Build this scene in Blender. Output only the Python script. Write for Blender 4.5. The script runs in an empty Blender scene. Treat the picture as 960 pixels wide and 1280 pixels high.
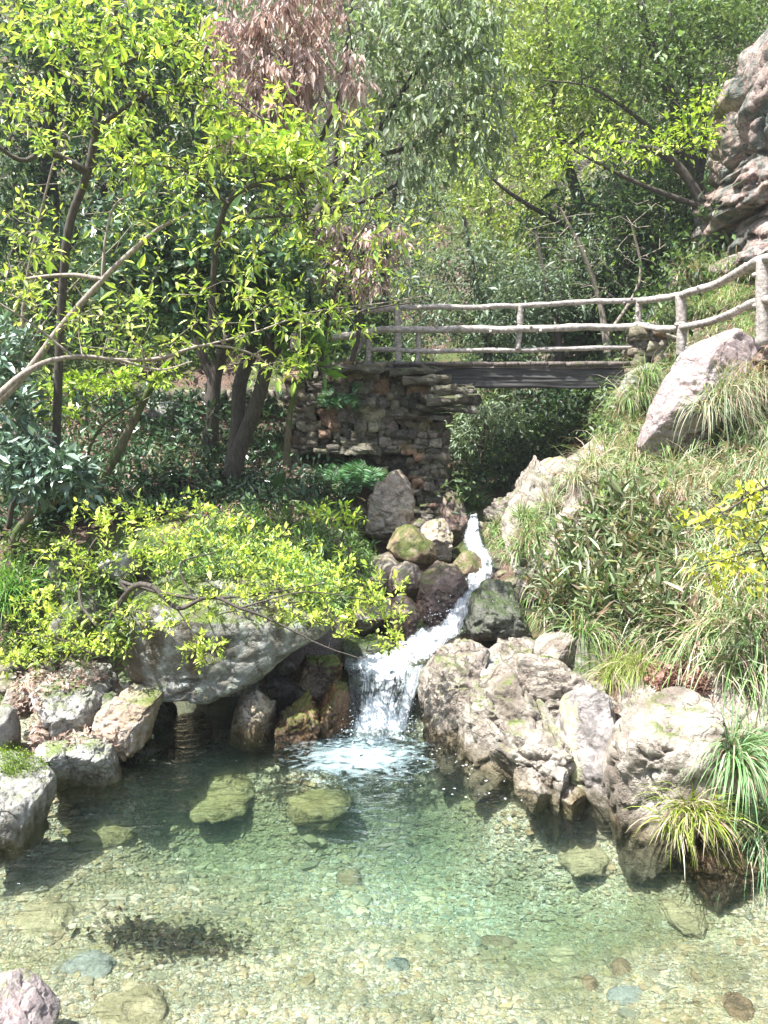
import bpy, math, random
import numpy as np
from mathutils import Vector, Matrix
random.seed(7)
R = math.radians
sc = bpy.context.scene
col = sc.collection
# ------------------------------------------------------------------ camera
H, PITCH, F = 2.8, R(8.3), 962.0
CP, SP = math.cos(PITCH), math.sin(PITCH)
def ray(px, py):
    u, v = (px-480)/F, (640-py)/F
    return np.array([u, CP+v*SP, -SP+v*CP])
def W(px, py, Y):
    d = ray(px, py); s = Y/d[1]
    return np.array([d[0]*s, Y, H+d[2]*s])
def G(px, py, z=0.0):
    d = ray(px, py); s = (z-H)/d[2]
    return np.array([d[0]*s, d[1]*s, z])
cd = bpy.data.cameras.new('camera'); cam = bpy.data.objects.new('camera', cd); col.objects.link(cam)
cam.location = (0, 0, H); cam.rotation_euler = (R(90)-PITCH, 0, 0)
cd.sensor_fit = 'VERTICAL'; cd.sensor_height = 24; cd.lens = 24*F/1280; cd.clip_end = 600; cd.clip_start = .05
sc.camera = cam
# ------------------------------------------------------------------ noise
_rs = np.random.RandomState(3)
_perm = np.concatenate([_rs.permutation(256)]*3)
_grad = _rs.normal(size=(256, 3)); _grad /= np.linalg.norm(_grad, axis=1)[:, None]
def noise(p):
    p = np.asarray(p, float); i = np.floor(p).astype(int); f = p-i; i &= 255
    u = f*f*f*(f*(f*6-15)+10); out = 0
    for dx in (0, 1):
        for dy in (0, 1):
            for dz in (0, 1):
                h = _perm[_perm[_perm[i[:, 0]+dx]+i[:, 1]+dy]+i[:, 2]+dz]
                g = _grad[h]
                d = g[:, 0]*(f[:, 0]-dx)+g[:, 1]*(f[:, 1]-dy)+g[:, 2]*(f[:, 2]-dz)
                w = (u[:, 0] if dx else 1-u[:, 0])*(u[:, 1] if dy else 1-u[:, 1])*(u[:, 2] if dz else 1-u[:, 2])
                out = out+w*d
    return out*1.6
def fbm(p, o=4, lac=2.1, gain=.5, ridge=False):
    a, s, t = 1., 0, 0
    for k in range(o):
        n = noise(p*lac**k+k*7.3)
        if ridge: n = 1-2*np.abs(n)*1.6
        s = s+a*n; t += a; a *= gain
    return s/t
def cells(p, seed=0):
    """jittered-grid cells: a random value per cell and the distance to the border between cells"""
    i = np.floor(p).astype(int); best = np.full(len(p), 9.); sec = best.copy(); val = np.zeros(len(p))
    for dx in (-1, 0, 1):
        for dy in (-1, 0, 1):
            for dz in (-1, 0, 1):
                c = i+np.array([dx, dy, dz]); h = _perm[_perm[_perm[(c[:, 0]+seed) & 255]+(c[:, 1] & 255)]+(c[:, 2] & 255)]
                d = np.linalg.norm(c+.5+_grad[h]*.42-p, axis=1); m = d < best
                sec = np.where(m, best, np.minimum(sec, d)); val = np.where(m, h/255., val); best = np.where(m, d, best)
    return val, sec-best
def algae(x, y, z):
    a = np.clip(.45+1.7*fbm(np.stack([x, y*1.3, 0*x], 1)*1.1+5, 4), 0, 1)*np.clip((-z-.1)/.3, .1, 1); a = np.clip(a+np.clip((-z-.45)/.3, 0, .45), 0, .85)
    g = G(475, 1020); g2 = G(205, 1108); a = a*(1-.95*np.exp(-((x-g[0]-.1)/1.1)**2-((y-g[1])/.6)**2)); 
    for qx, qy, w_, s_ in ((600, 950, .75, .22), (645, 1005, .75, .22), (700, 1040, .8, .25), (765, 1060, .8, .22), (830, 1100, .8, .22), (900, 1150, .8, .25), (100, 1010, .6, .3), (180, 990, .75, .3), (260, 975, .8, .3), (340, 975, .7, .3), (40, 1060, .5, .25)):
        q_ = G(qx, qy); a = np.maximum(a, w_*np.exp(-((x-q_[0])**2+(y-q_[1])**2)/s_**2))
    return np.clip(a+.95*np.exp(-((x-g2[0])/.28)**4-((y-g2[1])/.13)**4)*(fbm(np.stack([x, y, 0*x], 1)*6, 3) > -.3), 0, .93)
# ------------------------------------------------------------------ mesh helpers
def mk_mesh(name, V, Fc, colors=None, smooth=True, uv=None):
    V = np.ascontiguousarray(V, np.float32); me = bpy.data.meshes.new(name)
    Fc = [Fc] if isinstance(Fc, np.ndarray) else Fc
    Fc = [np.asarray(f, np.int32) for f in Fc if len(f)]
    me.vertices.add(len(V)); me.vertices.foreach_set('co', V.ravel())
    lt = np.concatenate([np.full(len(f), f.shape[1], np.int32) for f in Fc])
    lv = np.concatenate([f.ravel() for f in Fc])
    me.loops.add(len(lv)); me.loops.foreach_set('vertex_index', lv)
    me.polygons.add(len(lt)); ls = np.zeros(len(lt), np.int32); ls[1:] = np.cumsum(lt)[:-1]
    me.polygons.foreach_set('loop_start', ls)
    me.polygons.foreach_set('use_smooth', np.full(len(lt), smooth, bool))
    for nm, cc in (('col', colors), ('flow', uv)):
        if cc is not None:
            c4 = np.ones((len(V), 4), np.float32); c4[:, :cc.shape[1]] = cc
            at = me.attributes.new(nm, 'FLOAT_COLOR', 'POINT'); at.data.foreach_set('color', c4.ravel())
    me.update(calc_edges=True); me.validate()
    return me
def tag(o, label=None, cat=None, group=None, kind=None):
    if label: o['label'] = label
    if cat: o['category'] = cat
    if group: o['group'] = group
    if kind: o['kind'] = kind
    return o
def obj(name, V, Fc, mat, parent=None, colors=None, smooth=True, loc=None, uv=None):
    V = np.asarray(V, float)
    if parent is not None: loc_ = np.array(parent['_o'])
    elif loc is not None: loc_ = np.array(loc)
    else: loc_ = np.zeros(3)
    me = mk_mesh(name, V-loc_, Fc, colors, smooth, uv); me.materials.append(mat)
    o = bpy.data.objects.new(name, me); col.objects.link(o)
    if parent is not None: o.parent = parent
    else: o.location = loc_
    return o
def empty(name, loc, label, cat, group=None):
    o = bpy.data.objects.new(name, None); col.objects.link(o); o.location = tuple(loc); o.empty_display_size = .1
    o['_o'] = [float(a) for a in loc]
    return tag(o, label, cat, group)
def merge(parts):
    V, Fs, C, off = [], {}, [], 0
    for p in parts:
        v, f = p[0], p[1]; V.append(v)
        for ff in ([f] if isinstance(f, np.ndarray) else f):
            Fs.setdefault(ff.shape[1], []).append(ff+off)
        if len(p) > 2: C.append(np.broadcast_to(p[2], (len(v), 3)))
        off += len(v)
    return np.concatenate(V), [np.concatenate(x) for x in Fs.values()], (np.concatenate(C) if C else None)
_ico = {}
def ico(n):
    if n not in _ico:
        import bmesh
        bm = bmesh.new(); bmesh.ops.create_icosphere(bm, subdivisions=n, radius=1)
        _ico[n] = (np.array([v.co[:] for v in bm.verts]), np.array([[v.index for v in f.verts] for f in bm.faces], np.int32)); bm.free()
    return _ico[n]
_cube = {}
def rcube(n, k=.55):
    """cube subdivided n times per side, rounded towards a sphere by k"""
    if (n, k) not in _cube:
        vs, fs, idx = [], [], {}
        def vid(p):
            key = tuple(np.round(p, 5))
            if key not in idx: idx[key] = len(vs); vs.append(p)
            return idx[key]
        for ax in range(3):
            for s in (-1, 1):
                for i in range(n):
                    for j in range(n):
                        q = []
                        for a, b in ((0, 0), (1, 0), (1, 1), (0, 1)):
                            p = [0, 0, 0]; p[ax] = s; p[(ax+1) % 3] = 2*(i+a)/n-1; p[(ax+2) % 3] = 2*(j+b)/n-1; q.append(vid(tuple(p)))
                        fs.append(q if s > 0 else q[::-1])
        v = np.array(vs, float); sph = v/np.linalg.norm(v, axis=1)[:, None]
        _cube[(n, k)] = (v*(1-k)+sph*k*1.25, np.array(fs, np.int32))
    return _cube[(n, k)]
def unit_(v): return v/np.linalg.norm(v)
def frames(d, up=(0, 0, 1)):
    d = d/np.maximum(np.linalg.norm(d, axis=1), 1e-9)[:, None]
    u = np.broadcast_to(np.array(up, float), d.shape).copy()
    bad = np.abs((d*u).sum(1)) > .97; u[bad] = (1, 0, 0)
    s = np.cross(d, u); s /= np.linalg.norm(s, axis=1)[:, None]
    n = np.cross(s, d)
    return d, s, n
def tube_edges(A, B, ra, rb, k=6):
    d, s, n = frames(B-A); th = np.arange(k)*2*math.pi/k
    c, sn = np.cos(th)[None, :, None], np.sin(th)[None, :, None]
    off = s[:, None]*c+n[:, None]*sn
    V = np.concatenate([A[:, None]+off*ra[:, None, None], B[:, None]+off*rb[:, None, None]], 1).reshape(-1, 3)
    E = len(A); base = (np.arange(E)*2*k)[:, None]; i = np.arange(k); j = (i+1) % k
    Fq = np.stack([base+i, base+j, base+k+j, base+k+i], -1).reshape(-1, 4)
    return V, Fq.astype(np.int32)
def smoothpath(pts, n=6):
    P = [np.array(p, float) for p in pts]; P = [2*P[0]-P[1]]+P+[2*P[-1]-P[-2]]; out = []
    for i in range(1, len(P)-2):
        for t in np.arange(n)/n:
            a, b, c, d = P[i-1:i+3]
            out.append(.5*((2*b)+(-a+c)*t+(2*a-5*b+4*c-d)*t*t+(-a+3*b-3*c+d)*t**3))
    out.append(P[-2]); return np.array(out)
def tube(path, rad, k=10, wob=0, rs=None, cap=True):
    path = np.asarray(path, float); n = len(path); rad = np.broadcast_to(rad, (n,)).astype(float)
    t = np.gradient(path, axis=0); d, s, nn = frames(t)
    th = np.arange(k)*2*math.pi/k
    off = s[:, None]*np.cos(th)[None, :, None]+nn[:, None]*np.sin(th)[None, :, None]
    rr = rad[:, None]*np.ones((n, k))
    V = (path[:, None]+off*rr[..., None]).reshape(-1, 3)
    if wob: V = V+(off.reshape(-1, 3))*(wob*rr.ravel()*(fbm(V*9, 3)))[:, None]
    i = np.arange(n-1)[:, None]*k; j = np.arange(k); j2 = (j+1) % k
    Fq = np.stack([i+j, i+j2, i+k+j2, i+k+j], -1).reshape(-1, 4).astype(np.int32)
    Fs = [Fq]
    if cap:
        V = np.concatenate([V, path[:1], path[-1:]]); a = n*k
        Fs.append(np.array([[a, y, x] for x, y in zip(j, j2)]+[[a+1, (n-1)*k+x, (n-1)*k+y] for x, y in zip(j, j2)], np.int32))
    return V, Fs
# ------------------------------------------------------------------ materials
class NB:
    def __init__(s, name):
        s.m = bpy.data.materials.new(name); s.m.use_nodes = True; s.t = s.m.node_tree; s.t.nodes.clear()
    def n(s, typ, ins=None, **kw):
        x = s.t.nodes.new(typ)
        for k, v in kw.items(): setattr(x, k, v)
        for k, v in (ins or {}).items():
            if isinstance(v, bpy.types.NodeSocket): s.t.links.new(v, x.inputs[k])
            else: x.inputs[k].default_value = v
        return x
    def noise(s, vec, scale, detail=4, rough=.55, dist=0):
        return s.n('ShaderNodeTexNoise', {'Vector': vec, 'Scale': scale, 'Detail': detail, 'Roughness': rough, 'Distortion': dist}).outputs['Fac']
    def ramp(s, fac, stops, interp='LINEAR'):
        r = s.n('ShaderNodeValToRGB', {'Fac': fac}); e = r.color_ramp.elements; r.color_ramp.interpolation = interp
        while len(e) < len(stops): e.new(.5)
        for q, (p, c) in zip(e, stops):
            q.position = p; q.color = (c, c, c, 1) if isinstance(c, (int, float)) else (*c, 1)
        return r.outputs['Color']
    def mix(s, fac, a, b, mode='MIX'):
        x = s.n('ShaderNodeMix', data_type='RGBA', blend_type=mode)
        for k, v in ((0, fac), (6, a), (7, b)):
            if isinstance(v, bpy.types.NodeSocket): s.t.links.new(v, x.inputs[k])
            elif k == 0: x.inputs[k].default_value = v
            else: x.inputs[k].default_value = (*v, 1) if not isinstance(v, (int, float)) else (v, v, v, 1)
        return x.outputs[2]
    def math(s, op, a, b=0., c=None, clamp=False):
        x = s.n('ShaderNodeMath', operation=op, use_clamp=clamp)
        for k, v in enumerate((a, b) if c is None else (a, b, c)):
            if isinstance(v, bpy.types.NodeSocket): s.t.links.new(v, x.inputs[k])
            else: x.inputs[k].default_value = v
        return x.outputs[0]
    def out(s, surf=None, vol=None):
        o = s.n('ShaderNodeOutputMaterial')
        if surf: s.t.links.new(surf, o.inputs['Surface'])
        if vol: s.t.links.new(vol, o.inputs['Volume'])
        return s.m
def rock_mat(name, c1, c2, c3, moss=.3, mosscol=(.07, .1, .015), strata=0., sdir=(.25, .1, 1), wet=False, wetline=True, lichen=.2, attr=False, bump=1., stain=None):
    b = NB(name); pos = b.n('ShaderNodeNewGeometry'); P = pos.outputs['Position']; N = pos.outputs['Normal']
    n1 = b.noise(P, 1.9, 5, .6, .4); n2 = b.noise(P, 9, 6, .65); n3 = b.noise(P, 42, 4, .7)
    c = b.mix(b.ramp(n1, [(.35, 0), (.62, 1)]), c1, c2)
    c = b.mix(b.ramp(n2, [(.45, 0), (.7, 1)]), c, c3)
    if attr:
        c = b.mix(1., c, b.n('ShaderNodeAttribute', attribute_name='col').outputs['Color'], 'MULTIPLY')
    c = b.mix(.55, c, b.ramp(n3, [(.3, .5), (.5, .95), (.68, 1.3)]), 'MULTIPLY')
    # thin dark cracks
    wp = b.n('ShaderNodeMixRGB', {'Fac': .35, 'Color1': P, 'Color2': b.n('ShaderNodeTexNoise', {'Vector': P, 'Scale': 3., 'Detail': 6, 'Roughness': .65}).outputs['Color']}).outputs[0]
    if strata:
        mp = b.n('ShaderNodeMapping', {'Vector': wp, 'Rotation': sdir, 'Scale': (1.2, 1.2, 6)}).outputs[0]
    else: mp = wp
    vo = b.n('ShaderNodeTexVoronoi', {'Vector': mp, 'Scale': 2.6}, feature='DISTANCE_TO_EDGE').outputs['Distance']
    
    cr = b.ramp(vo, [(0, .28), (.018, .75), (.05, 1)])
    crm = b.noise(P, 2.3, 2)
    crk = b.mix(b.ramp(crm, [(.4, 0), (.6, 1)]), (1, 1, 1), cr)
    c = b.mix(.85, c, crk, 'MULTIPLY')
    if lichen:
        l = b.noise(P, 13, 3, .5); c = b.mix(b.math('MULTIPLY', b.ramp(l, [(.6, 0), (.66, 1)]), lichen), c, (.42, .44, .38))
    if stain:
        l = b.noise(b.n('ShaderNodeMapping', {'Vector': P, 'Scale': (3, 3, .7)}).outputs[0], 1.3, 3, .5)
        c = b.mix(b.ramp(l, [(.48, 0), (.6, .85)]), c, stain)
    sz = b.n('ShaderNodeSeparateXYZ', {'Vector': N}).outputs[2]
    rough = .8
    mk = b.math('ADD', b.math('MULTIPLY', sz, .28), b.noise(P, 3.1, 6, .7))
    mk = b.ramp(mk, [(.8-moss*.38, 0), (.98-moss*.38, .9)])
    mc = b.mix(b.noise(P, 60, 2), mosscol, tuple(x*2.4 for x in mosscol))
    c = b.mix(mk, c, mc)
    rf = .72
    if wetline:
        pz = b.n('ShaderNodeSeparateXYZ', {'Vector': P}).outputs[2]
        wl = b.math('ADD', pz, b.math('MULTIPLY', b.math('SUBTRACT', n2, .5), .25))
        wl = b.n('ShaderNodeMapRange', {'Value': wl, 'From Min': .06, 'From Max': .2, 'To Min': 1., 'To Max': 0.}).outputs[0]
        c = b.mix(b.math('MULTIPLY', wl, .9), c, b.mix(1., c, (.36, .33, .22), 'MULTIPLY'))
        rf = b.math('SUBTRACT', .75, b.math('MULTIPLY', wl, .45))
    if wet:
        rf = b.ramp(n2, [(.3, .12), (.7, .42)])
    gm = b.n('ShaderNodeMapping', {'Vector': wp, 'Rotation': (.5, .35, .6), 'Scale': (3, 3, 13)}).outputs[0]
    n4 = b.noise(gm, 1.6, 7, .68, .6)
    h = b.math('ADD', b.math('MULTIPLY', n2, .55), b.math('MULTIPLY', n3, .28))
    h = b.math('ADD', h, b.math('MULTIPLY', n4, .75))
    h = b.math('ADD', h, b.math('MULTIPLY', b.ramp(vo, [(0, 0), (.05, 1)]), .3))
    c = b.mix(.5, c, b.ramp(n4, [(.36, .45), (.47, 1.), (.7, 1.2)]), 'MULTIPLY')
    h = b.math('ADD', h, b.math('MULTIPLY', mk, b.math('MULTIPLY', b.noise(P, 90, 2), .5)))
    bp = b.n('ShaderNodeBump', {'Height': h, 'Strength': .85*bump, 'Distance': .045}).outputs[0]
    pb = b.n('ShaderNodeBsdfPrincipled', {'Base Color': c, 'Roughness': rf, 'Normal': bp, 'Specular IOR Level': .5 if wet else .3})
    return b.out(pb.outputs[0])
def leaf_mat(name, rough=.45, trans=.38, spec=.45, tcol=(1.15, 1.15, .65)):
    b = NB(name); a = b.n('ShaderNodeAttribute', attribute_name='col').outputs['Color']
    pb = b.n('ShaderNodeBsdfPrincipled', {'Base Color': a, 'Roughness': rough, 'Specular IOR Level': spec})
    tr = b.n('ShaderNodeBsdfTranslucent', {'Color': b.mix(1., a, tcol, 'MULTIPLY')})
    mx = b.n('ShaderNodeMixShader', {'Fac': trans, 1: pb.outputs[0], 2: tr.outputs[0]})
    return b.out(mx.outputs[0])
def bark_mat(name, c1, c2, moss=0., bump=.6, st_=(1, 1, .25)):
    b = NB(name); P = b.n('ShaderNodeNewGeometry').outputs['Position']
    st = b.n('ShaderNodeMapping', {'Vector': P, 'Scale': st_}).outputs[0]
    n = b.noise(st, 40, 5, .7); n2 = b.noise(P, 6, 4)
    c = b.mix(b.ramp(n, [(.35, 0), (.65, 1)]), c1, c2)
    c = b.mix(b.ramp(n2, [(.62-.3*moss, 0), (.7-.3*moss, min(1, moss*2))]), c, (.06, .085, .02))
    bp = b.n('ShaderNodeBump', {'Height': n, 'Strength': bump, 'Distance': .01}).outputs[0]
    return b.out(b.n('ShaderNodeBsdfPrincipled', {'Base Color': c, 'Roughness': .85, 'Normal': bp}).outputs[0])
M = {}
M['pale'] = rock_mat('pale_rock', (.42, .375, .32), (.25, .215, .175), (.5, .46, .4), moss=.14, lichen=.15, stain=(.17, .14, .11), wetline=True, bump=1.2)
M['pink'] = rock_mat('pink_rock', (.42, .32, .31), (.27, .235, .235), (.47, .4, .385), moss=.05, wetline=False, bump=1.1)
M['ribbed'] = rock_mat('ribbed_rock', (.36, .31, .26), (.22, .185, .15), (.45, .4, .34), moss=.2, strata=1, sdir=(.5, .5, .3), bump=1.3)
M['grey'] = rock_mat('grey_rock', (.36, .35, .32), (.24, .23, .2), (.44, .43, .4), moss=.22, lichen=.4)
M['warm'] = rock_mat('warm_rock', (.4, .33, .25), (.3, .22, .16), (.44, .41, .37), moss=.2, lichen=.4)
M['brown'] = rock_mat('brown_wet_rock', (.17, .095, .05), (.09, .06, .04), (.24, .17, .11), moss=.35, wet=True, lichen=.1, stain=(.2, .1, .035))
M['red'] = rock_mat('red_wet_rock', (.2, .12, .085), (.1, .07, .055), (.3, .23, .2), moss=.2, wet=True, lichen=.1)
M['tanmoss'] = rock_mat('mossy_tan_rock', (.3, .21, .12), (.2, .14, .09), (.38, .31, .23), moss=.62, mosscol=(.045, .065, .012), wet=False)
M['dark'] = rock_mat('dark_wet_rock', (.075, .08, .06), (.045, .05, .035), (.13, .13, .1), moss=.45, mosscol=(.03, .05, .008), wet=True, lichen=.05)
M['mottled'] = rock_mat('mottled_boulder', (.27, .28, .27), (.15, .125, .09), (.4, .43, .43), moss=.5, lichen=.8, stain=(.08, .055, .03), wetline=True, bump=1.1)
M['mossy'] = rock_mat('mossy_rock', (.26, .25, .21), (.17, .16, .13), (.33, .32, .28), moss=.62, mosscol=(.035, .055, .012), lichen=.3)
M['cliff'] = rock_mat('cliff_rock', (.4, .27, .22), (.42, .36, .32), (.28, .2, .18), moss=.1, mosscol=(.05, .075, .04), strata=1, sdir=(.35, .15, 0), wetline=False, lichen=.4, stain=(.13, .16, .14), bump=1.4)
M['wall'] = rock_mat('wall_stone', (.27, .25, .2), (.17, .155, .12), (.34, .32, .27), moss=.3, mosscol=(.05, .065, .015), wetline=False, lichen=.25, attr=True, bump=1.)
M['gold'] = rock_mat('submerged_rock', (.22, .18, .07), (.13, .12, .05), (.3, .26, .13), moss=-1.5, wetline=False, lichen=.0)
M['leaf'] = leaf_mat('leaf'); M['leaf_gloss'] = leaf_mat('glossy_leaf', .3, .18, .65, (1, 1.1, .7)); M['dead'] = leaf_mat('withered_leaf', .6, .4, .3, (1.2, 1.05, .95))
M['grass'] = leaf_mat('grass_blade', .5, .35, .35, (1.1, 1.1, .6))
M['bark'] = bark_mat('dark_bark', (.035, .028, .022), (.09, .075, .06)); M['bark_pale'] = bark_mat('pale_bark', (.16, .13, .1), (.34, .29, .24)); M['bark_moss'] = bark_mat('mossy_bark', (.07, .055, .035), (.17, .14, .09), .5)
M['rail'] = bark_mat('concrete_log', (.17, .15, .135), (.5, .45, .41), .12, 1., (.5, .5, .8))
M['beam'] = bark_mat('old_beam', (.015, .015, .016), (.075, .072, .066), st_=(.04, 1, .6))
M['plank'] = bark_mat('weathered_plank', (.05, .042, .035), (.17, .14, .12), .2)
# terrain
def terrain_mat():
    b = NB('ground'); g = b.n('ShaderNodeNewGeometry'); P = g.outputs['Position']
    s = b.n('ShaderNodeSeparateXYZ', {'Vector': P}); z = s.outputs[2]
    n1 = b.noise(P, 1.3, 5, .6); n2 = b.noise(P, 8, 6, .7); n3 = b.noise(P, 45, 3, .7)
    litter = b.mix(b.ramp(n2, [(.35, 0), (.65, 1)]), (.04, .027, .018), (.12, .075, .05))
    litter = b.mix(b.ramp(n3, [(.5, 0), (.6, .8)]), litter, (.22, .14, .1))
    green = b.mix(n3, (.03, .045, .01), (.09, .12, .02))
    c = b.mix(b.ramp(n1, [(.47, 0), (.55, 1)]), litter, green)
    rock = b.mix(n2, (.09, .07, .055), (.27, .22, .18))
    sl = b.n('ShaderNodeSeparateXYZ', {'Vector': g.outputs['Normal']}).outputs[2]
    c = b.mix(b.ramp(b.math('ADD', sl, b.math('MULTIPLY', b.math('SUBTRACT', n2, .5), .5)), [(.55, 1), (.75, 0)]), c, rock)
    # gravel bed
    wp = b.n('ShaderNodeMixRGB', {'Fac': .06, 'Color1': P, 'Color2': b.n('ShaderNodeTexNoise', {'Vector': P, 'Scale': 5., 'Detail': 2}).outputs['Color']}).outputs[0]
    v = b.n('ShaderNodeTexVoronoi', {'Vector': wp, 'Scale': 38.}); v2 = b.n('ShaderNodeTexVoronoi', {'Vector': wp, 'Scale': 60.})
    ce = b.n('ShaderNodeTexVoronoi', {'Vector': wp, 'Scale': 38.}, feature='DISTANCE_TO_EDGE').outputs['Distance']
    gc = b.n('ShaderNodeSeparateColor', {'Color': v.outputs['Color']}).outputs[0]
    gr = b.ramp(gc, [(0, (.2, .19, .14)), (.3, (.46, .4, .27)), (.55, (.36, .36, .29)), (.75, (.56, .5, .36)), (1, (.68, .66, .56))])
    g2 = b.ramp(b.n('ShaderNodeSeparateColor', {'Color': v2.outputs['Color']}).outputs[1], [(0, .6), (1, 1.35)])
    gr = b.mix(.6, gr, g2, 'MULTIPLY')
    gr = b.mix(b.ramp(ce, [(0, .6), (.1, 0)]), gr, (.14, .12, .08))
    gr = b.mix(b.ramp(b.noise(P, .9, 4, .6), [(.5, 0), (.66, .6)]), gr, (.3, .27, .09))
    dp = b.n('ShaderNodeAttribute', attribute_name='col').outputs['Fac']
    gr = b.mix(dp, gr, b.mix(n3, (.07, .065, .03), (.18, .16, .07)))
    f = b.n('ShaderNodeMapRange', {'Value': b.math('ADD', z, b.math('MULTIPLY', n2, .12)), 'From Min': .05, 'From Max': .14}).outputs[0]
    c = b.mix(f, gr, c)
    h = b.math('ADD', b.math('ADD', n2, b.math('MULTIPLY', n3, .5)), b.math('MULTIPLY', b.ramp(ce, [(0, 0), (.3, 1)]), .4))
    bp = b.n('ShaderNodeBump', {'Height': h, 'Strength': .8, 'Distance': .03}).outputs[0]
    return b.out(b.n('ShaderNodeBsdfPrincipled', {'Base Color': c, 'Roughness': .85, 'Normal': bp}).outputs[0])
M['ground'] = terrain_mat()
# ------------------------------------------------------------------ terrain
ctrl = [G(*p) for p in ((-60, 1000), (0, 980), (150, 955), (400, 915), (440, 885), (530, 885), (590, 900), (650, 948), (705, 965), (760, 972), (820, 1003), (890, 1052), (990, 1092), (1120, 1115))]
ctrl += [p+np.array([dx, -.33, -.38]) for p, dx in zip(ctrl, [.2, .2, .1, 0, 0, 0, -.1, -.25, -.25, -.25, -.25, -.25, -.2, -.2])]
ctrl += [np.array(p, float) for p in ((-2.1, 6.5, -.3), (-1.5, 6.7, -.35), (-1.9, 7.3, -.15), (-1.3, 7.3, -.1), (-2., 7.9, 1.2), (-1.2, 7.95, 1.1), (2.3, 3.4, -.2), (2.6, 2.6, -.18), (2.2, 3.9, -.2), (2.9, 3.4, -.1), (2.4, 1.8, -.15), (3.3, 2.6, -.1))]
ctrl += [np.array(p, float) for p in ((0, 1.5, -.14), (-1.5, 1.5, -.1), (1.6, 1.5, -.12), (0, 2.7, -.2), (-1.3, 3, -.22), (1.5, 3, -.22), (0, 3.8, -.38), (-1.6, 4, -.3), (-2.6, 3.4, -.2), (1.7, 4.1, -.3),
     (0, 4.6, -.62), (-1.3, 4.8, -.5), (-2.2, 4.9, -.3), (.7, 5, -.85), (1.3, 4.75, -.7), (1.6, 4.6, -.55), (2.1, 4.3, -.4), (2.5, 4.0, -.3), (0, 5.5, -.8), (-.9, 5.6, -.7), (-1.7, 5.6, -.7), (.6, 5.6, -.8), (-2.3, 5.3, -.5), (1.8, 4.2, -.5), (.3, 4.3, -.5), (-.2, 6., -.7), (2.3, 4, -.25),
     (-4, 1.5, .25), (-3.6, 3, .2), (4.2, 1.2, .3), (4.1, 2.8, .2), (0, -4, -.3), (-4, -4, 1), (4, -4, 1.2), (-8, -6, 4), (8, -6, 5), (0, -30, 2), (-25, -20, 10), (25, -20, 12), (-9, 3, 2.6), (9, 2, 4.5),
     (-6.2, 6, 1.4), (6, 5.5, 3.), (-20, 10, 8), (16, 9, 11), (-5, 1, 1.), (5.5, 1, 1.5))]
ctrl += [W(*p) for p in (
    (0, 895, 6.5), (60, 860, 7.0), (0, 790, 7.3), (100, 800, 7.5), (0, 700, 7.8), (150, 760, 7.6), (400, 860, 7.3), (150, 680, 8.3), (300, 700, 7.6), (380, 700, 7.7), (430, 730, 8.4), (440, 780, 8.0), (500, 740, 9.4), (530, 700, 10.2), (400, 650, 8.8), (300, 645, 8.8), (480, 680, 10.2), (280, 612, 9.8), (150, 600, 9.8), (0, 600, 9.2),
    (80, 520, 11.3), (250, 520, 12.), (380, 590, 11.), (460, 620, 11), (0, 455, 13), (200, 455, 13), (350, 455, 12.6), (-200, 455, 12.), (-200, 700, 7.5),
    (475, 850, 6.85), (520, 826, 7.25), (572, 790, 7.8), (585, 745, 8.6), (605, 715, 9), (592, 668, 9.8), (595, 650, 11.3),
    (600, 830, 6.95), (650, 805, 7.2), (700, 870, 6.25), (740, 855, 6.3), (830, 865, 5.75), (940, 850, 5.4), (900, 990, 5.), (950, 1080, 4.6), (1050, 1000, 4.6), (1100, 800, 5.4),
    (690, 765, 7.5), (800, 765, 6.9), (920, 745, 6.3), (650, 705, 8.8), (720, 665, 8.4), (800, 655, 8.), (900, 645, 7.3), (690, 605, 10), (760, 575, 9.9), (860, 560, 9.2), (950, 560, 8.2), (1050, 560, 7.3),
    (780, 490, 11.2), (850, 455, 10.9), (930, 430, 9.9), (1010, 420, 9.), (1200, 420, 8.), (640, 645, 10.7), (700, 610, 11.6), (740, 560, 11.9),
    (600, 605, 14), (650, 570, 16), (560, 590, 15), (720, 530, 15), (770, 480, 14), (520, 480, 15), (450, 450, 15),
    (600, 490, 21), (560, 420, 27), (560, 260, 37), (560, 120, 46), (560, -40, 62), (700, 430, 17), (800, 400, 14.5), (800, 310, 18), (800, 120, 26), (900, 60, 22), (700, 220, 27), (880, 380, 12.5),
    (300, 330, 22), (300, 130, 33), (100, 130, 30), (0, -50, 40), (300, -80, 50), (-300, 100, 25), (1100, 200, 16), (1200, 0, 22), (1100, -100, 40), (-300, -150, 45), (1300, -250, 70), (480, -150, 95), (-400, -250, 90))]
ctrl = np.array(ctrl)
def kern(a, b): return np.sqrt(((a[:, None]-b[None])**2).sum(2)+.05)
_n = len(ctrl); A = np.zeros((_n+3, _n+3)); A[:_n, :_n] = kern(ctrl[:, :2], ctrl[:, :2])-np.eye(_n)*.06
A[:_n, _n] = 1; A[:_n, _n+1:] = ctrl[:, :2]; A[_n:, :_n] = A[:_n, _n:].T
wt = np.linalg.solve(A, np.concatenate([ctrl[:, 2], np.zeros(3)]))
def height(x, y):
    x, y = np.atleast_1d(x).astype(float), np.atleast_1d(y).astype(float); out = np.empty(len(x))
    for i in range(0, len(x), 20000):
        q = np.stack([x[i:i+20000], y[i:i+20000]], 1)
        out[i:i+20000] = kern(q, ctrl[:, :2])@wt[:_n]+wt[_n]+q@wt[_n+1:]
    p = np.stack([x, y, 0*x], 1)
    amp = np.clip((out+.2)/.8, .12, 1)*np.clip(np.hypot(x, y)/8, 1, 4)
    return out+amp*(.09*fbm(p*1.4, 4)+.05*fbm(p*4.3, 5, gain=.6))
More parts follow.
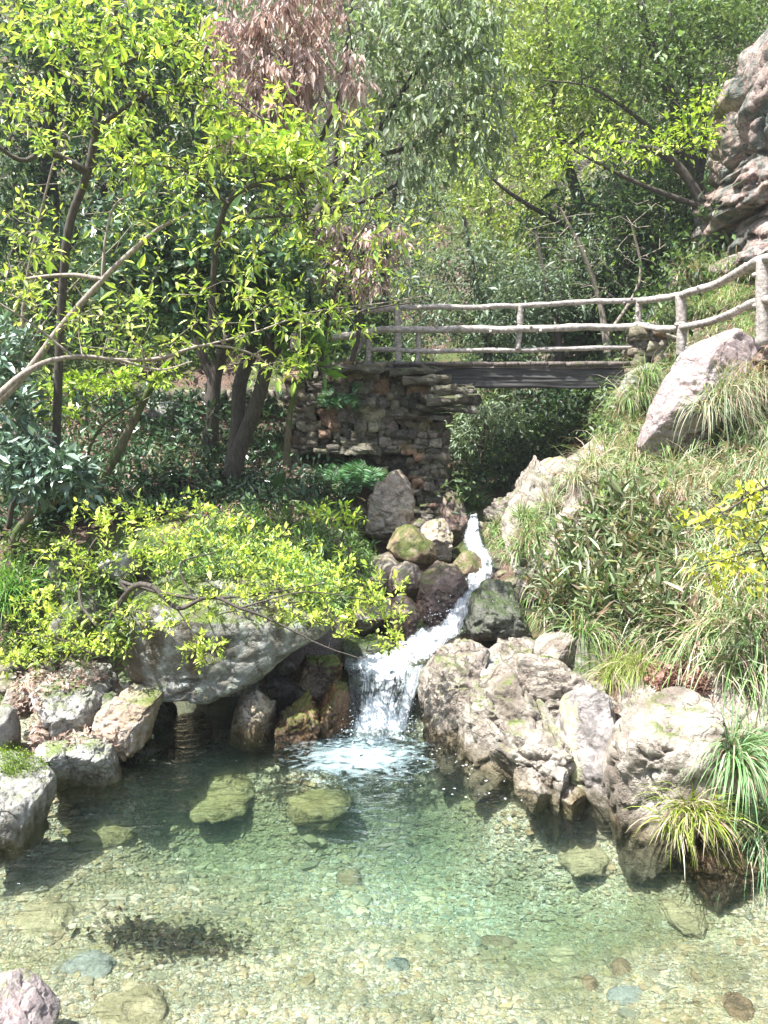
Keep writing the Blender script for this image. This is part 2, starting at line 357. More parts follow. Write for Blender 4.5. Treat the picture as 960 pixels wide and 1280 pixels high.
def gaxis(lo, a, b, hi, step, g=1.06):
    mid = list(np.arange(a, b, step)); s = step; u = b; up = []
    while u < hi: up.append(u); s *= g; u += s
    up.append(hi); s = step; u = a; dn = []
    while u > lo: s *= g; u -= s; dn.append(max(u, lo))
    return np.array(dn[::-1]+mid+up)
gx, gy = gaxis(-110, -5.5, 5.5, 110, .06), gaxis(-60, 2, 13, 150, .055)
X, Yg = np.meshgrid(gx, gy); z = height(X.ravel(), Yg.ravel())
V = np.stack([X.ravel(), Yg.ravel(), z], 1); nx, ny = len(gx), len(gy)
i = np.arange(nx-1)[None] + np.arange(ny-1)[:, None]*nx
Fq = np.stack([i, i+1, i+nx+1, i+nx], -1).reshape(-1, 4)
tag(obj('ground', V, Fq.astype(np.int32), M['ground'], colors=np.repeat(algae(V[:, 0], V[:, 1], V[:, 2])[:, None], 3, 1)), 'stony stream gully with leaf litter and a gravel pool bed', kind='structure')
# ------------------------------------------------------------------ rocks
def rock(name, label, poly, Y, thick, mat, seed, lvl=5, amp=.1, crack=.05, cat='rock', group=None, boxy=.75, strata=0, parent=None, sdir=(.2, .1, 1), tilt=0):
    """closed rock whose front outline (photo pixels at distance Y) is poly; thick = half depth in metres"""
    P = np.array([W(a, b, Y) for a, b in poly]); c = P.mean(0); q = (P-c)[:, [0, 2]]
    th = np.arctan2(q[:, 1], q[:, 0]); r = np.hypot(q[:, 0], q[:, 1]); o = np.argsort(th); th, r = th[o], r[o]
    t = np.linspace(-math.pi, math.pi, 181)
    # polygon radius along each direction
    pts = np.stack([r*np.cos(th), r*np.sin(th)], 1); rr = np.full(len(t), .01)
    for k in range(len(pts)):
        a, b = pts[k], pts[(k+1) % len(pts)]; e = b-a
        for m_, tt in enumerate(t):
            d = np.array([math.cos(tt), math.sin(tt)]); den = d[0]*e[1]-d[1]*e[0]
            if abs(den) < 1e-9: continue
            s = (a[0]*e[1]-a[1]*e[0])/den; w = (a[0]*d[1]-a[1]*d[0])/den
            if s > 0 and -1e-6 <= w <= 1+1e-6: rr[m_] = max(rr[m_], s)
    v, f = ico(lvl); rho = np.hypot(v[:, 0], v[:, 2]); ang = np.arctan2(v[:, 2], v[:, 0]); prs = np.random.RandomState(seed*13+5)
    rad = np.interp(ang, t, rr)
    k = np.power(np.maximum(rho, 1e-6), boxy)/np.maximum(rho, 1e-6)
    size = r.mean(); so = np.array([seed*3.7, seed*1.3, seed*.7])
    V = np.stack([v[:, 0]*k*rad, np.sign(v[:, 1])*np.abs(v[:, 1])**boxy*thick, v[:, 2]*k*rad], 1)
    nrm = v
    hs = np.array([r.mean(), thick, r.mean()])
    for q_ in range(26 if cat == 'cliff' else 2 if mat in ('mottled', 'pink') else 9):   # flat facets broken off the lump
        pn = prs.normal(size=3); pn[1] = -abs(pn[1])*1.3 if q_ < 7 else pn[1]; pn /= np.linalg.norm(pn)
        dd_ = (V/hs)@pn; off_ = prs.uniform(.55, .84) if cat != 'cliff' else prs.uniform(.8, .97); off_ = off_+(.1 if Y == 4.8 and mat == 'pale' else 0); off_ *= np.quantile(dd_, .995); ov = np.maximum(0, dd_-off_)
        V = V-(ov*.88)[:, None]*pn*hs
    u = V/size
    wr = u+.25*np.stack([fbm(u*1.5+so+k_*9, 3) for k_ in range(3)], 1)
    disp = amp*size*(fbm(u*1.1+so, 3)*.7+.25*fbm(u*3.3+so, 5, gain=.6))-crack*size*1.6*np.power(np.clip(fbm(wr*np.array([1.1, 1.1, 2.4])+so+9, 3, ridge=True)*1.25, 0, 1), 5)
    bk = {'pale': .6, 'ribbed': .6, 'cliff': 1.15, 'pink': .25, 'chute': .4, 'grey': .5, 'warm': .6, 'brown': .8, 'dark': .7, 'mottled': .3, 'red': .5, 'mossy': .7, 'tanmoss': .3}.get(mat, .5)
    ar = prs.normal(0, .5, 3); Rm = np.array(Matrix.Rotation(ar[0], 3, 'X') @ Matrix.Rotation(ar[1], 3, 'Y')); q2 = (wr@Rm.T)*np.array([1., 1., 3. if cat == 'cliff' else 1.9])
    for sc_, am_ in ((1.15, .085), (2.7, .04), (6., .016)):
        vv_, ee_ = cells(q2*sc_+so, seed); disp = disp+bk*size*am_*((vv_-.5)*1.5-1.2*np.exp(-ee_*9))
    if strata:
        sd = np.array(sdir, float); sd = sd/np.linalg.norm(sd); h = (V@sd)/size*6+fbm(u*1.3+so, 3)*1.2
        hq = h*(1. if cat != 'cliff' else 1.3); fl_ = np.floor(hq); fr_ = hq-fl_; g_ = u@np.array([.8, .5, .1])*2.2+np.sin(fl_*12.9)*3+.4*fbm(u*3+so, 2); gf = np.floor(g_)
        hs_ = lambda a_, b_: (np.sin(a_*127.1+b_*311.7+seed)*43758.5) % 1
        blk = hs_(fl_, gf); edge = np.minimum(fr_, 1-fr_); ge = np.minimum(g_-gf, 1-g_+gf)
        disp += strata*size*((blk-.5)*1.2-.7*np.exp(-edge*20)-.5*np.exp(-ge*26))
    V = V+nrm*disp[:, None]*np.minimum(1, (thick/size)*1.5 if thick < size else 1)
    if 4.4 < Y < 6.7 and cat in ('rock', 'boulder') and c[2] < .5:   # shore rocks stand on the bed
        lo = np.minimum(V[:, 2], 0); V[:, 2] += lo*.75; V[:, :2] *= (1+.12*np.clip(-lo/size, 0, 1))[:, None]
    V[:, 1] += tilt*V[:, 2]
    V = V+c
    base = np.array([c[0], c[1], V[:, 2].min()])
    ob = obj(name, V, f, M[mat], loc=base) if parent is None else obj(name, V, f, M[mat], parent)
    if parent is None: tag(ob, label, cat, group)
    return ob
def ell(x0, y0, x1, y1, n=9, rot=0, seed=0):
    rs = random.Random(x0*7+y1+seed); cx, cy, a, b = (x0+x1)/2, (y0+y1)/2, (x1-x0)/2, (y1-y0)/2
    return [(cx+a*math.cos(t)*k, cy+b*math.sin(t)*k) for t, k in ((2*math.pi*(i+rs.uniform(-.25, .25))/n+rot, rs.uniform(.9, 1.08)) for i in range(n))]
rocks = [
 # left shore
 ('boulder', 'huge mottled grey boulder overhanging the dark hollow left of the waterfall', [(160, 775), (178, 735), (240, 712), (330, 705), (410, 735), (425, 768), (382, 795), (335, 836), (270, 858), (210, 852), (176, 822)], 6.75, .95, 'mottled', 6, .05, .02, 0),
 ('rock', 'brown-stained upright rock propping up the right end of the huge boulder', [(280, 895), (292, 868), (325, 852), (345, 875), (342, 920), (325, 950), (285, 950)], 6.35, .3, 'warm', 6, .1, .07, 0),
 ('rock', 'ochre wet rock with swirled grain right of the upright propping rock', [(340, 910), (352, 880), (385, 868), (405, 900), (395, 935), (365, 952), (340, 945)], 6.2, .3, 'brown', 6, .1, .07, .05),
 ('rock', 'dark brown wet rock touching the left side of the lower waterfall', [(385, 880), (405, 852), (435, 860), (442, 895), (438, 920), (410, 940), (388, 930)], 6.4, .35, 'brown', 6, .1, .06, 0),
 ('rock', 'brown rock wedged under the huge boulder beside the fall', [(350, 850), (370, 825), (420, 822), (440, 845), (430, 872), (380, 880)], 6.8, .35, 'brown', 6, .1, .06, 0),
 ('boulder', 'broad pale grey boulder topped with brown leaves on the left shore', [(30, 885), (45, 855), (85, 832), (130, 838), (143, 862), (128, 895), (95, 908), (45, 905)], 6.05, .42, 'grey', 6, .07, .04, 0),
 ('boulder', 'tan and grey slanting boulder right of the broad leaf-topped boulder', [(103, 912), (125, 885), (158, 862), (195, 866), (204, 885), (180, 920), (150, 938), (118, 928)], 5.8, .38, 'warm', 6, .07, .04, 0),
 ('rock', 'grey rounded rock with a white foot standing in the water at the left shore', [(62, 945), (75, 922), (115, 918), (140, 935), (153, 962), (140, 978), (80, 978)], 5.4, .3, 'grey', 6, .07, .04, 0),
 ('rock', 'flat-topped pale rock beside a patch of moss at the left shore', [(26, 955), (40, 934), (80, 932), (96, 945), (90, 972), (50, 980), (30, 970)], 5.25, .22, 'grey', 6, .08, .05, 0),
 ('boulder', 'grey boulder cut by the left picture edge at the waterline', [(-60, 990), (-40, 955), (0, 950), (40, 965), (68, 995), (60, 1020), (10, 1040), (-50, 1040)], 4.8, .35, 'grey', 6, .06, .03, 0),
 ('rock', 'small dark green-grey rock behind the tan slanting boulder', [(144, 850), (152, 834), (178, 832), (188, 848), (182, 862), (155, 864)], 6.25, .2, 'mossy', 4, .08, .04, 0),
 ('rock', 'brown-grey rock left of the broad leaf-topped boulder', [(8, 875), (20, 850), (42, 838), (56, 845), (50, 870), (30, 895), (10, 895)], 6.2, .25, 'warm', 4, .08, .04, 0),
 ('rock', 'small green-tinged stone wedged between the two large left boulders', ell(122, 866, 147, 896), 5.95, .12, 'mossy', 4, .08, .04, 0),
 ('rock', 'small reddish stone among dead twigs on the left shore', ell(34, 905, 67, 932), 5.7, .12, 'red', 4, .08, .04, 0),
 ('rock', 'grey rock at the left picture edge above the waterline boulder', ell(-30, 888, 16, 945), 5.7, .3, 'grey', 4, .08, .04, 0),
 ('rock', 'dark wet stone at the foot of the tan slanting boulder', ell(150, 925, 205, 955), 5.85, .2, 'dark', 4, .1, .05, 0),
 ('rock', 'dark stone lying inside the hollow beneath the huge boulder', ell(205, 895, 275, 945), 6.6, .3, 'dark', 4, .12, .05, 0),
 ('rock', 'dark rock at the waterline under the left end of the huge boulder', ell(158, 866, 224, 950), 6.55, .35, 'dark', 5, .1, .05, 0),  # added rock, coloured dark to cover the bright bank as if in shade
 ('rock', 'added black rock standing in for shade at the back of the hollow beneath the huge boulder', ell(225, 862, 305, 935), 7.35, .35, 'dark', 4, .12, .05, 0),  # put in to blacken the hollow; its colour stands in for deep shade
 ('rock', 'added black rock standing in for shade at the left side of the hollow behind the slanting boulder', ell(172, 865, 238, 940), 7.15, .3, 'dark', 4, .12, .05, 0),  # another added rock, black so this side of the hollow looks shaded
 ('rock', 'pale pinkish rock cut by the bottom left picture corner', [(-60, 1300), (-40, 1245), (0, 1236), (35, 1255), (66, 1285), (60, 1330), (-40, 1340)], 3.12, .25, 'pink', 6, .06, .04, 0),
 # upper left bank
 ('boulder', 'mossy grey outcrop at the foot of the dark leaning trees', [(150, 640), (165, 590), (205, 565), (245, 575), (268, 610), (262, 660), (200, 680), (160, 670)], 9.4, .6, 'mossy', 5, .1, .05, 0),
 ('rock', 'flat pale rock in shade on the upper left bank', ell(165, 497, 232, 535), 11.6, .4, 'grey', 4, .1, .05, 0),
 ('rock', 'dark mossy rock behind the lime shrub on the left', ell(75, 705, 140, 800), 7.5, .35, 'mossy', 4, .1, .05, 0),
 ('rock', 'pale rounded rock behind the left end of the lime shrub', ell(118, 685, 172, 735), 7.6, .3, 'grey', 4, .08, .04, 0),
 ('rock', 'brown-grey block beneath the left end of the lime shrub', ell(60, 745, 112, 815), 7., .3, 'mossy', 4, .1, .05, 0),
 ('rock', 'small pale stone half hidden left of the lime shrub', ell(58, 692, 92, 728), 7.6, .2, 'grey', 4, .1, .05, 0),
 ('rock', 'green mossy stone in the dark gap at the far left', ell(22, 600, 75, 660), 8.6, .35, 'tanmoss', 4, .1, .05, 0),
 # cascade
 ('rock', 'tall grey slab leaning against the foot of the stone pier', [(450, 650), (470, 610), (500, 590), (515, 620), (508, 660), (482, 690), (455, 685)], 10.2, .4, 'warm', 6, .08, .05, .06),
 ('rock', 'oval tan rock with a green moss patch above the cascade', [(481, 680), (490, 663), (515, 660), (538, 680), (548, 700), (525, 712), (498, 706)], 9.2, .32, 'tanmoss', 5, .06, .03, 0),
 ('rock', 'rounded orange-brown rock right of the oval mossy rock', [(520, 672), (530, 653), (555, 652), (570, 672), (566, 698), (545, 706), (525, 692)], 9.7, .32, 'warm', 6, .07, .04, 0),
 ('rock', 'reddish upright rock at the lower right corner of the pier', [(552, 640), (560, 612), (578, 622), (586, 660), (582, 696), (562, 690)], 10.3, .28, 'red', 4, .08, .04, 0),
 ('boulder', 'large wet red-brown boulder in the middle of the cascade', [(522, 760), (530, 722), (548, 702), (572, 712), (583, 735), (578, 775), (550, 790), (528, 785)], 8.2, .35, 'red', 6, .08, .04, 0),
 ('rock', 'low green-brown rock parting the upper cascade', ell(559, 690, 608, 722), 8.95, .22, 'tanmoss', 4, .08, .04, 0),
 ('rock', 'brown rock left of the large wet boulder', ell(452, 695, 522, 750), 9., .35, 'warm', 4, .1, .05, 0),
 ('rock', 'purple-grey wedge of rock left of the cascade', [(486, 800), (492, 755), (510, 738), (524, 750), (520, 785), (500, 812)], 7.7, .25, 'red', 4, .08, .05, 0),
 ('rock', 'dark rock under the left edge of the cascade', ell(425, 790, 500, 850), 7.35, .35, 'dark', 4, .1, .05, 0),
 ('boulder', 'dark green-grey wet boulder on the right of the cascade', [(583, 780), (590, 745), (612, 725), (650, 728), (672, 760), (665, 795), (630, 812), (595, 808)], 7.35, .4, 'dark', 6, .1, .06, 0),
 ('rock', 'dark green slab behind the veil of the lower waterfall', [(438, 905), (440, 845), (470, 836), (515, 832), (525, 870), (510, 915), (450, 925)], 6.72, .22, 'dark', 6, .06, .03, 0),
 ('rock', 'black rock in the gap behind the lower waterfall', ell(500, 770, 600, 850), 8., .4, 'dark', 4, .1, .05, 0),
 ('rock', 'rounded brown rock filling the gap below the oval mossy rock', ell(478, 705, 530, 745), 8.75, .3, 'warm', 5, .1, .05, 0),
 ('rock', 'grey-brown rock half under the right tips of the lime shrub', ell(440, 740, 492, 790), 8.1, .35, 'warm', 5, .1, .05, 0),
 # right shore
 ('boulder', 'broad dark-cracked bedrock mass between the layered boulder and the stained chute', [(560, 905), (595, 850), (640, 822), (700, 825), (745, 858), (800, 872), (775, 985), (735, 1008), (690, 1003), (640, 978), (600, 940)], 5.95, .5, 'ribbed', 7, .08, .07, 0),
 ('boulder', 'pale layered boulder right of the lower waterfall', [(516, 895), (528, 852), (555, 818), (590, 806), (612, 825), (616, 872), (590, 918), (545, 922)], 6.35, .42, 'ribbed', 6, .07, .06, .04),
 ('rock', 'smooth grey rock face right of the layered boulder', [(592, 820), (612, 792), (640, 795), (645, 840), (620, 890), (590, 925), (575, 915)], 6.55, .35, 'grey', 6, .06, .03, 0),
 ('boulder', 'rugged pinkish bedrock knob at the waterline', [(572, 915), (600, 868), (640, 845), (690, 865), (700, 905), (680, 930), (640, 950), (600, 948)], 5.8, .45, 'pale', 6, .12, .1, .05),
 ('boulder', 'cracked pale pink rock mass sloping into the right side of the pool', [(615, 960), (640, 915), (690, 890), (722, 915), (725, 965), (700, 1000), (660, 1005), (625, 985)], 5.4, .4, 'pale', 6, .13, .1, .05),
 ('rock', 'upper shadowed bedrock beneath the dark wet boulder', [(600, 860), (625, 800), (665, 790), (690, 830), (690, 880), (640, 895)], 6.75, .4, 'ribbed', 6, .12, .1, .06),
 ('rock', 'angular pale block standing at the top of the broken rock stack', [(670, 815), (680, 792), (705, 786), (724, 800), (722, 835), (700, 838), (680, 830)], 6.5, .22, 'pale', 6, .09, .05, 0),
 ('rock', 'flat pale block in the middle of the broken rock stack', [(688, 858), (700, 836), (720, 842), (728, 862), (708, 876)], 6.3, .16, 'pale', 4, .09, .05, 0),
 ('rock', 'pink block at the foot of the broken rock stack', [(676, 880), (688, 866), (706, 870), (706, 892), (690, 898)], 6.0, .14, 'pink', 4, .09, .05, 0),
 ('rock', 'mossy rock shoulder right of the broken rock stack', ell(705, 790, 765, 880), 6.55, .35, 'mossy', 5, .1, .07, 0),
 ('rock', 'grey bedrock shelf left of the broken rock stack', ell(640, 820, 690, 885), 6.35, .25, 'ribbed', 6, .12, .1, .05),
 ('boulder', 'purple-grey rock chute with a yellow-green stain', [(700, 930), (712, 885), (745, 868), (775, 890), (785, 950), (772, 1005), (735, 1018), (708, 990)], 5.3, .35, 'chute', 6, .06, .05, 0),
 ('rock', 'smooth rounded stone at the waterline below the stained chute', ell(688, 978, 736, 1014), 5.08, .18, 'warm', 5, .06, .03, 0),
 ('rock', 'pale rounded stone left of the smooth waterline stone', ell(646, 958, 688, 1004), 5.15, .2, 'pale', 6, .08, .05, 0),
 ('rock', 'small dark stone lodged between two waterline stones', ell(672, 945, 700, 978), 5.12, .1, 'warm', 4, .08, .05, 0),
 ('boulder', 'big white fissured boulder at the right edge of the pool', [(758, 965), (770, 922), (815, 880), (875, 868), (914, 892), (914, 960), (870, 1015), (818, 1052), (780, 1025)], 4.8, .42, 'pale', 6, .08, .08, 0),
 ('rock', 'pale rock behind the grass tufts above the big white boulder', ell(770, 855, 850, 905), 5.9, .35, 'pale', 6, .1, .08, 0),
 ('rock', 'grey rock half hidden by hanging grass at the right picture edge', ell(880, 830, 990, 960), 5.3, .35, 'pale', 6, .1, .07, 0),
 ('rock', 'wet brown rock under grass at the lower right shore', [(846, 1085), (870, 1062), (915, 1055), (950, 1075), (952, 1115), (905, 1135), (865, 1120)], 4.42, .26, 'brown', 6, .08, .06, 0),
 ('rock', 'shadowed rock at the right picture edge by the waterline', ell(900, 1010, 1010, 1090), 4.85, .3, 'ribbed', 6, .1, .06, 0),
 # right bank up to the bridge
 ('boulder', 'ribbed pink bedrock above the head of the cascade', [(590, 660), (610, 632), (660, 612), (705, 625), (700, 665), (650, 695), (610, 690)], 10.1, .7, 'ribbed', 6, .1, .1, .08),
 ('rock', 'pale smooth slab in the grass on the right bank', [(640, 735), (668, 700), (700, 655), (735, 610), (768, 628), (762, 660), (720, 690), (670, 730)], 8.35, .4, 'pale', 6, .08, .05, 0),
 ('boulder', 'tan rock shoulder behind the ribbed bedrock under the bridge', [(625, 640), (650, 600), (690, 572), (735, 570), (730, 610), (690, 640)], 10.8, .7, 'warm', 6, .1, .06, 0),
 ('boulder', 'large pink-purple boulder with rippled face below the right railing', [(798, 560), (815, 515), (838, 470), (868, 428), (915, 410), (950, 428), (950, 490), (900, 520), (860, 575), (815, 590)], 9.0, .5, 'pink', 6, .05, .03, .03),
 ('rock', 'bare grey-pink slab showing through the grass above the smooth slab', [(690, 610), (712, 575), (755, 550), (775, 565), (760, 600), (720, 625)], 9.6, .4, 'pale', 6, .08, .05, 0),
 ('rock', 'long pale rock edge sloping down to the dark wet boulder', [(640, 745), (650, 715), (690, 690), (705, 705), (690, 740), (665, 765)], 7.75, .35, 'pale', 6, .08, .05, 0),
 ('boulder', 'long bare bedrock slope rising from the cascade head towards the bridge', [(598, 692), (622, 650), (660, 600), (705, 562), (742, 572), (728, 620), (695, 668), (660, 708), (622, 716)], 9.1, .4, 'pale', 6, .08, .08, .04),
 ('rock', 'dark knobbly rock at the foot of the tallest railing post', ell(930, 412, 1000, 485), 8.9, .4, 'red', 6, .12, .08, 0),
 ('rock', 'blue-grey rock under the right end of the bridge', [(770, 500), (785, 465), (812, 452), (835, 462), (825, 495), (790, 520)], 10.6, .35, 'grey', 6, .1, .06, 0),
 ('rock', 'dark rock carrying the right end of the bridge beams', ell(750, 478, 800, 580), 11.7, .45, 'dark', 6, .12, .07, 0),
 ('boulder', 'grey-green rock slope behind the right railing', [(790, 460), (815, 400), (850, 340), (890, 310), (930, 340), (930, 460)], 13., .9, 'mossy', 5, .1, .06, .04),
 ('rock', 'pale slab in the shade beyond the bridge', [(636, 300+290), (650, 560), (680, 545), (690, 570), (660, 605)], 13.5, .4, 'grey', 4, .1, .06, 0),
]
b_ = NB('chute_rock')
# chute: grey-purple rock with a yellow-green algae stain running down its middle
def chute():
    m = rock_mat('chute_rock', (.25, .225, .21), (.16, .145, .135), (.34, .31, .29), moss=.02, lichen=.1, bump=.7)
    t = m.node_tree; pb = [n for n in t.nodes if n.type == 'BSDF_PRINCIPLED'][0]; src = pb.inputs['Base Color'].links[0].from_socket
    b = NB.__new__(NB); b.m = m; b.t = t
    P = b.n('ShaderNodeNewGeometry').outputs['Position']; s = b.n('ShaderNodeSeparateXYZ', {'Vector': P})
    x0 = float(W(724, 940, 5.05)[0])
    w = b.math('ADD', b.math('SUBTRACT', s.outputs[0], x0), b.math('MULTIPLY', b.math('SUBTRACT', b.noise(P, 4, 3), .5), .16))
    k = b.ramp(b.math('ABSOLUTE', w), [(.004, 1), (.04, 0)])
    c = b.mix(b.math('MULTIPLY', k, b.ramp(b.noise(P, 12, 3), [(.35, .4), (.55, 1)])), src, (.5, .5, .27)); t.links.new(c, pb.inputs['Base Color'])
    return m
bpy.data.materials.remove(b_.m); M['chute'] = chute()
for k, (nm, lab, poly, Y, th, mt, lv, am, ck, st) in enumerate(rocks):
    if 430 < np.mean(poly, 0)[0] < 592 and 600 < np.mean(poly, 0)[1] < 790 and Y > 7.5: cx_, cy_ = np.mean(poly, 0); poly = [(cx_+(a-cx_)*1.14, cy_+(b2-cy_)*1.14) for a, b2 in poly]; Y -= .15; th *= 1.2
    if mt in ('pale', 'ribbed', 'chute') and 4.9 < Y < 7 and lv < 7: cx_, cy_ = np.mean(poly, 0); poly = [(cx_+(a-cx_)*1.14, cy_+(b2-cy_)*1.1) for a, b2 in poly]; th *= 1.15
    rock(nm, lab, poly, Y, th, mt, k+1, lv, am, ck, strata=st, sdir=(.5, .3, .8) if st else (0, 0, 1), cat=nm, tilt=1.5 if 'bare bedrock slope' in lab else .9 if 'smooth slab in' in lab or 'bare grey-pink slab' in lab else 0)
# cliff beside the path
rock('cliff', 'tall layered reddish cliff rising behind the railing at the right edge', [(900, 470), (898, 380), (906, 335), (898, 262), (904, 215), (900, 165), (918, 105), (940, 58), (980, 15), (1100, -60), (1400, -60), (1500, 200), (1400, 470)], 12.3, 1.5, 'cliff', 91, 7, .03, .04, 'cliff', boxy=.45, strata=.012, sdir=(-.4, -.1, 1))
rock('rock', 'flat brown overhanging ledge at the base of the reddish cliff', [(886, 335), (905, 322), (960, 300), (1020, 300), (1020, 350), (930, 352)], 10.7, .5, 'cliff', 95, 5, .06, .05, 'rock', boxy=.6, strata=.08, sdir=(-.2, 0, 1))
# ------------------------------------------------------------------ dry stone walls
def drystone(name, label, cat, quad, thick=.5, seed=1, step=None):
    """quad(t in 0..1 down) gives x0, x1, y at height; stones are courses of rounded blocks"""
    rs = np.random.RandomState(seed); v0, f0 = rcube(6, .3); parts = []
    ztop, zbot, x0f, x1f, yf = quad; zc = ztop
    while zc > zbot:
        h = rs.choice([rs.uniform(.035, .07), rs.uniform(.07, .15), rs.uniform(.15, .24)], p=[.48, .36, .16]); t = (ztop-zc)/(ztop-zbot)
        x, xe = x0f(t)+rs.uniform(-.1, .05), x1f(t)
        while x < xe:
            w = rs.uniform(.9, 2.6)*max(h, .08)*(1.3 if h < .07 else .75); w = min(w, xe-x+.06)
            d = thick*.5*rs.uniform(.8, 1.)
            v = v0*np.array([w*.5, d, h*.52])
            so = rs.uniform(0, 50, 3)
            v = v+v0*(fbm(v*6+so, 4)*min(h, w)*.55+cells(v*7+so)[0]*.02)[:, None]; v = v*np.array([rs.uniform(.8, 1.03), 1, rs.uniform(.85, 1.05)])
            a, b2 = rs.normal(0, .05), rs.normal(0, .08)
            v[:, 2] += v[:, 0]*a; v[:, 1] += v[:, 0]*b2
            y = yf(x, t)+rs.uniform(-.06, .05)
            v += np.array([x+w/2, y+d, zc-h/2])
            c = rs.choice([.55, .8, 1., 1.3, 1.6], p=[.25, .25, .25, .15, .1])*np.array([1, rs.uniform(.9, 1.), rs.uniform(.78, 1)])*.72
            if rs.rand() < .1: c = c*np.array([1.35, 1., .85])
            parts.append((v, f0, c)); x += w*1.0
        zc -= h*.96
    V, Fs, C = merge(parts)
    # dark earth core behind the stones
    return V, Fs, C
zt = W(480, 452, 11.3)[2]-.02
zb = W(540, 660, 11)[2]
def X(px, Y=11.3): return W(px, 500, Y)[0]
x0 = X(362); V1 = drystone('', '', '', (zt, zb-.2, lambda t: x0, lambda t: X(540+0) if t < .32 else X(556) if t < .55 else X(552+22*(t-.55)), lambda x, t: 11.15+.0*x-.15*t+(.35 if x < X(505) and t > .5 else 0)), .55, 3)
# corbelled slabs reaching out under the beams and slabs at the top
parts = [V1]; rs = np.random.RandomState(5); v0, f0 = rcube(9, .12)
for k, (a, b2, py, hh) in enumerate(((485, 556, 464, .09), (505, 560, 476, .12), (540, 590, 487, .12), (530, 596, 500, .12), (520, 588, 511, .08), (500, 565, 521, .06), (425, 470, 560, .16), (440, 485, 590, .14), (420, 470, 462, .1))):
    p0, p1 = W(a, py, 11.), W(b2, py, 11.); w = p1[0]-p0[0]
    v = v0*np.array([w/2, .5, hh/2]); v = v+v0*(fbm(v*4+k*3.1, 4)*.13)[:, None]*np.array([1.5, 1.5, .5]); hh = 0
    v[:, 2] += rs.normal(0, .03)*v[:, 0]
    parts.append((v+np.array([(p0[0]+p1[0])/2, 11.35-.02*k % .1, p0[2]]), f0, np.array([.7, .68, .62])*rs.uniform(.35, .85)))
# solid core
core = rcube(4, .02)
cv = core[0]*np.array([(X(540)-x0)/2, .3, (zt-zb)/2]); parts.append((cv+np.array([(X(540)+x0)/2, 11.75, (zt+zb)/2]), core[1], np.array([.3, .28, .22])))
V, Fs, C = merge(parts)
tag(obj('stone_abutment', V, Fs, M['wall'], smooth=False, colors=C, loc=(X(480), 11.4, zb-.2)), 'dark dry-stone abutment with jutting slabs under the left end of the footbridge', 'stone wall')
V, Fs, C = drystone('', '', '', (W(200, 488, 12)[2], W(200, 600, 11.4)[2]-.2, lambda t: X(60, 12), lambda t: X(372, 12), lambda x, t: 11.9-.2*t), .5, 8)
tag(obj('retaining_wall', V, Fs, M['wall'], colors=C, loc=(X(200, 12), 12, W(200, 600, 11.4)[2])), 'low shaded dry-stone retaining wall behind the dark leaning trees', 'stone wall')
# pillar of stacked stone under the right bridge post
V, Fs, C = drystone('', '', '', (W(810, 410, 11.2)[2], W(810, 500, 11.)[2]-.1, lambda t: X(788-10*t), lambda t: X(815+8*t), lambda x, t: 11.05), .35, 12)
tag(obj('stone_pillar', V, Fs, M['wall'], colors=np.clip(C*1.25, 0, 1.8), loc=(X(803), 11.1, W(810, 500, 11)[2])), 'small pillar of stacked flat stones at the right end of the footbridge', 'stone pillar')
V, Fs, C = drystone('', '', '', (W(830, 443, 11.1)[2], W(830, 475, 11.)[2]-.1, lambda t: X(812), lambda t: X(850), lambda x, t: 11.3), .5, 14)
tag(obj('stone_edging', V, Fs, M['wall'], colors=np.clip(C*1.2, 0, 1.8), loc=(X(830), 11.2, W(830, 475, 11)[2])), 'low stone edging of the path between the two right railing posts', 'stone edging')
# ------------------------------------------------------------------ footbridge
YB = 11.2
br = empty('footbridge', (W(650, 470, YB)[0], YB+.7, W(650, 452, YB)[2]), 'rustic footbridge of dark beams with pale log-shaped railings spanning the stream', 'bridge')
zd = W(650, 453, YB)[2]; rs = np.random.RandomState(2)
parts = []; v0, f0 = rcube(5, .08)
xl, xr = W(470, 450, YB)[0], W(800, 450, YB)[0]; x = xl
while x < xr:
    w = rs.uniform(.16, .34); v = v0*np.array([w*.49, .78+rs.uniform(-.02, .03), .03]); v = v+v0*(fbm(v*6+x*5, 3)*.02)[:, None]
    parts.append((v+np.array([x+w/2, YB+.72, zd-.02+rs.uniform(-.01, .01)]), f0)); x += w
V, Fs, _ = merge(parts); obj('deck', V, Fs, M['plank'], br)
for nm, yy, z0, z1, a, b2 in (('curb_beam', YB+.02, zd+.005, zd-.085, 505, 796), ('beam', YB+.1, zd-.09, zd-.36, 515, 790), ('beam', YB+.7, zd-.09, zd-.34, 510, 792), ('beam', YB+1.3, zd-.09, zd-.34, 510, 792)):
    A_, B_ = W(a, 460, YB)[0], W(b2, 460, YB)[0]; n = 60; v0_, f0_ = rcube(24, .02)
    v = v0_*np.array([(B_-A_)/2, .12 if nm == 'beam' else .05, (z0-z1)/2]); v[:, 2] += fbm(v*np.array([1.5, 8, 8]), 3)*.03; v[:, 1] += fbm(v*np.array([1.2, 6, 20])+4, 4)*.03
    v[:, 2] += -.03*(v[:, 0]/(B_-A_)*2)*0
    obj(nm, v+np.array([(A_+B_)/2, yy, (z0+z1)/2]), f0_, M['plank' if nm == 'curb_beam' else 'beam'], br)
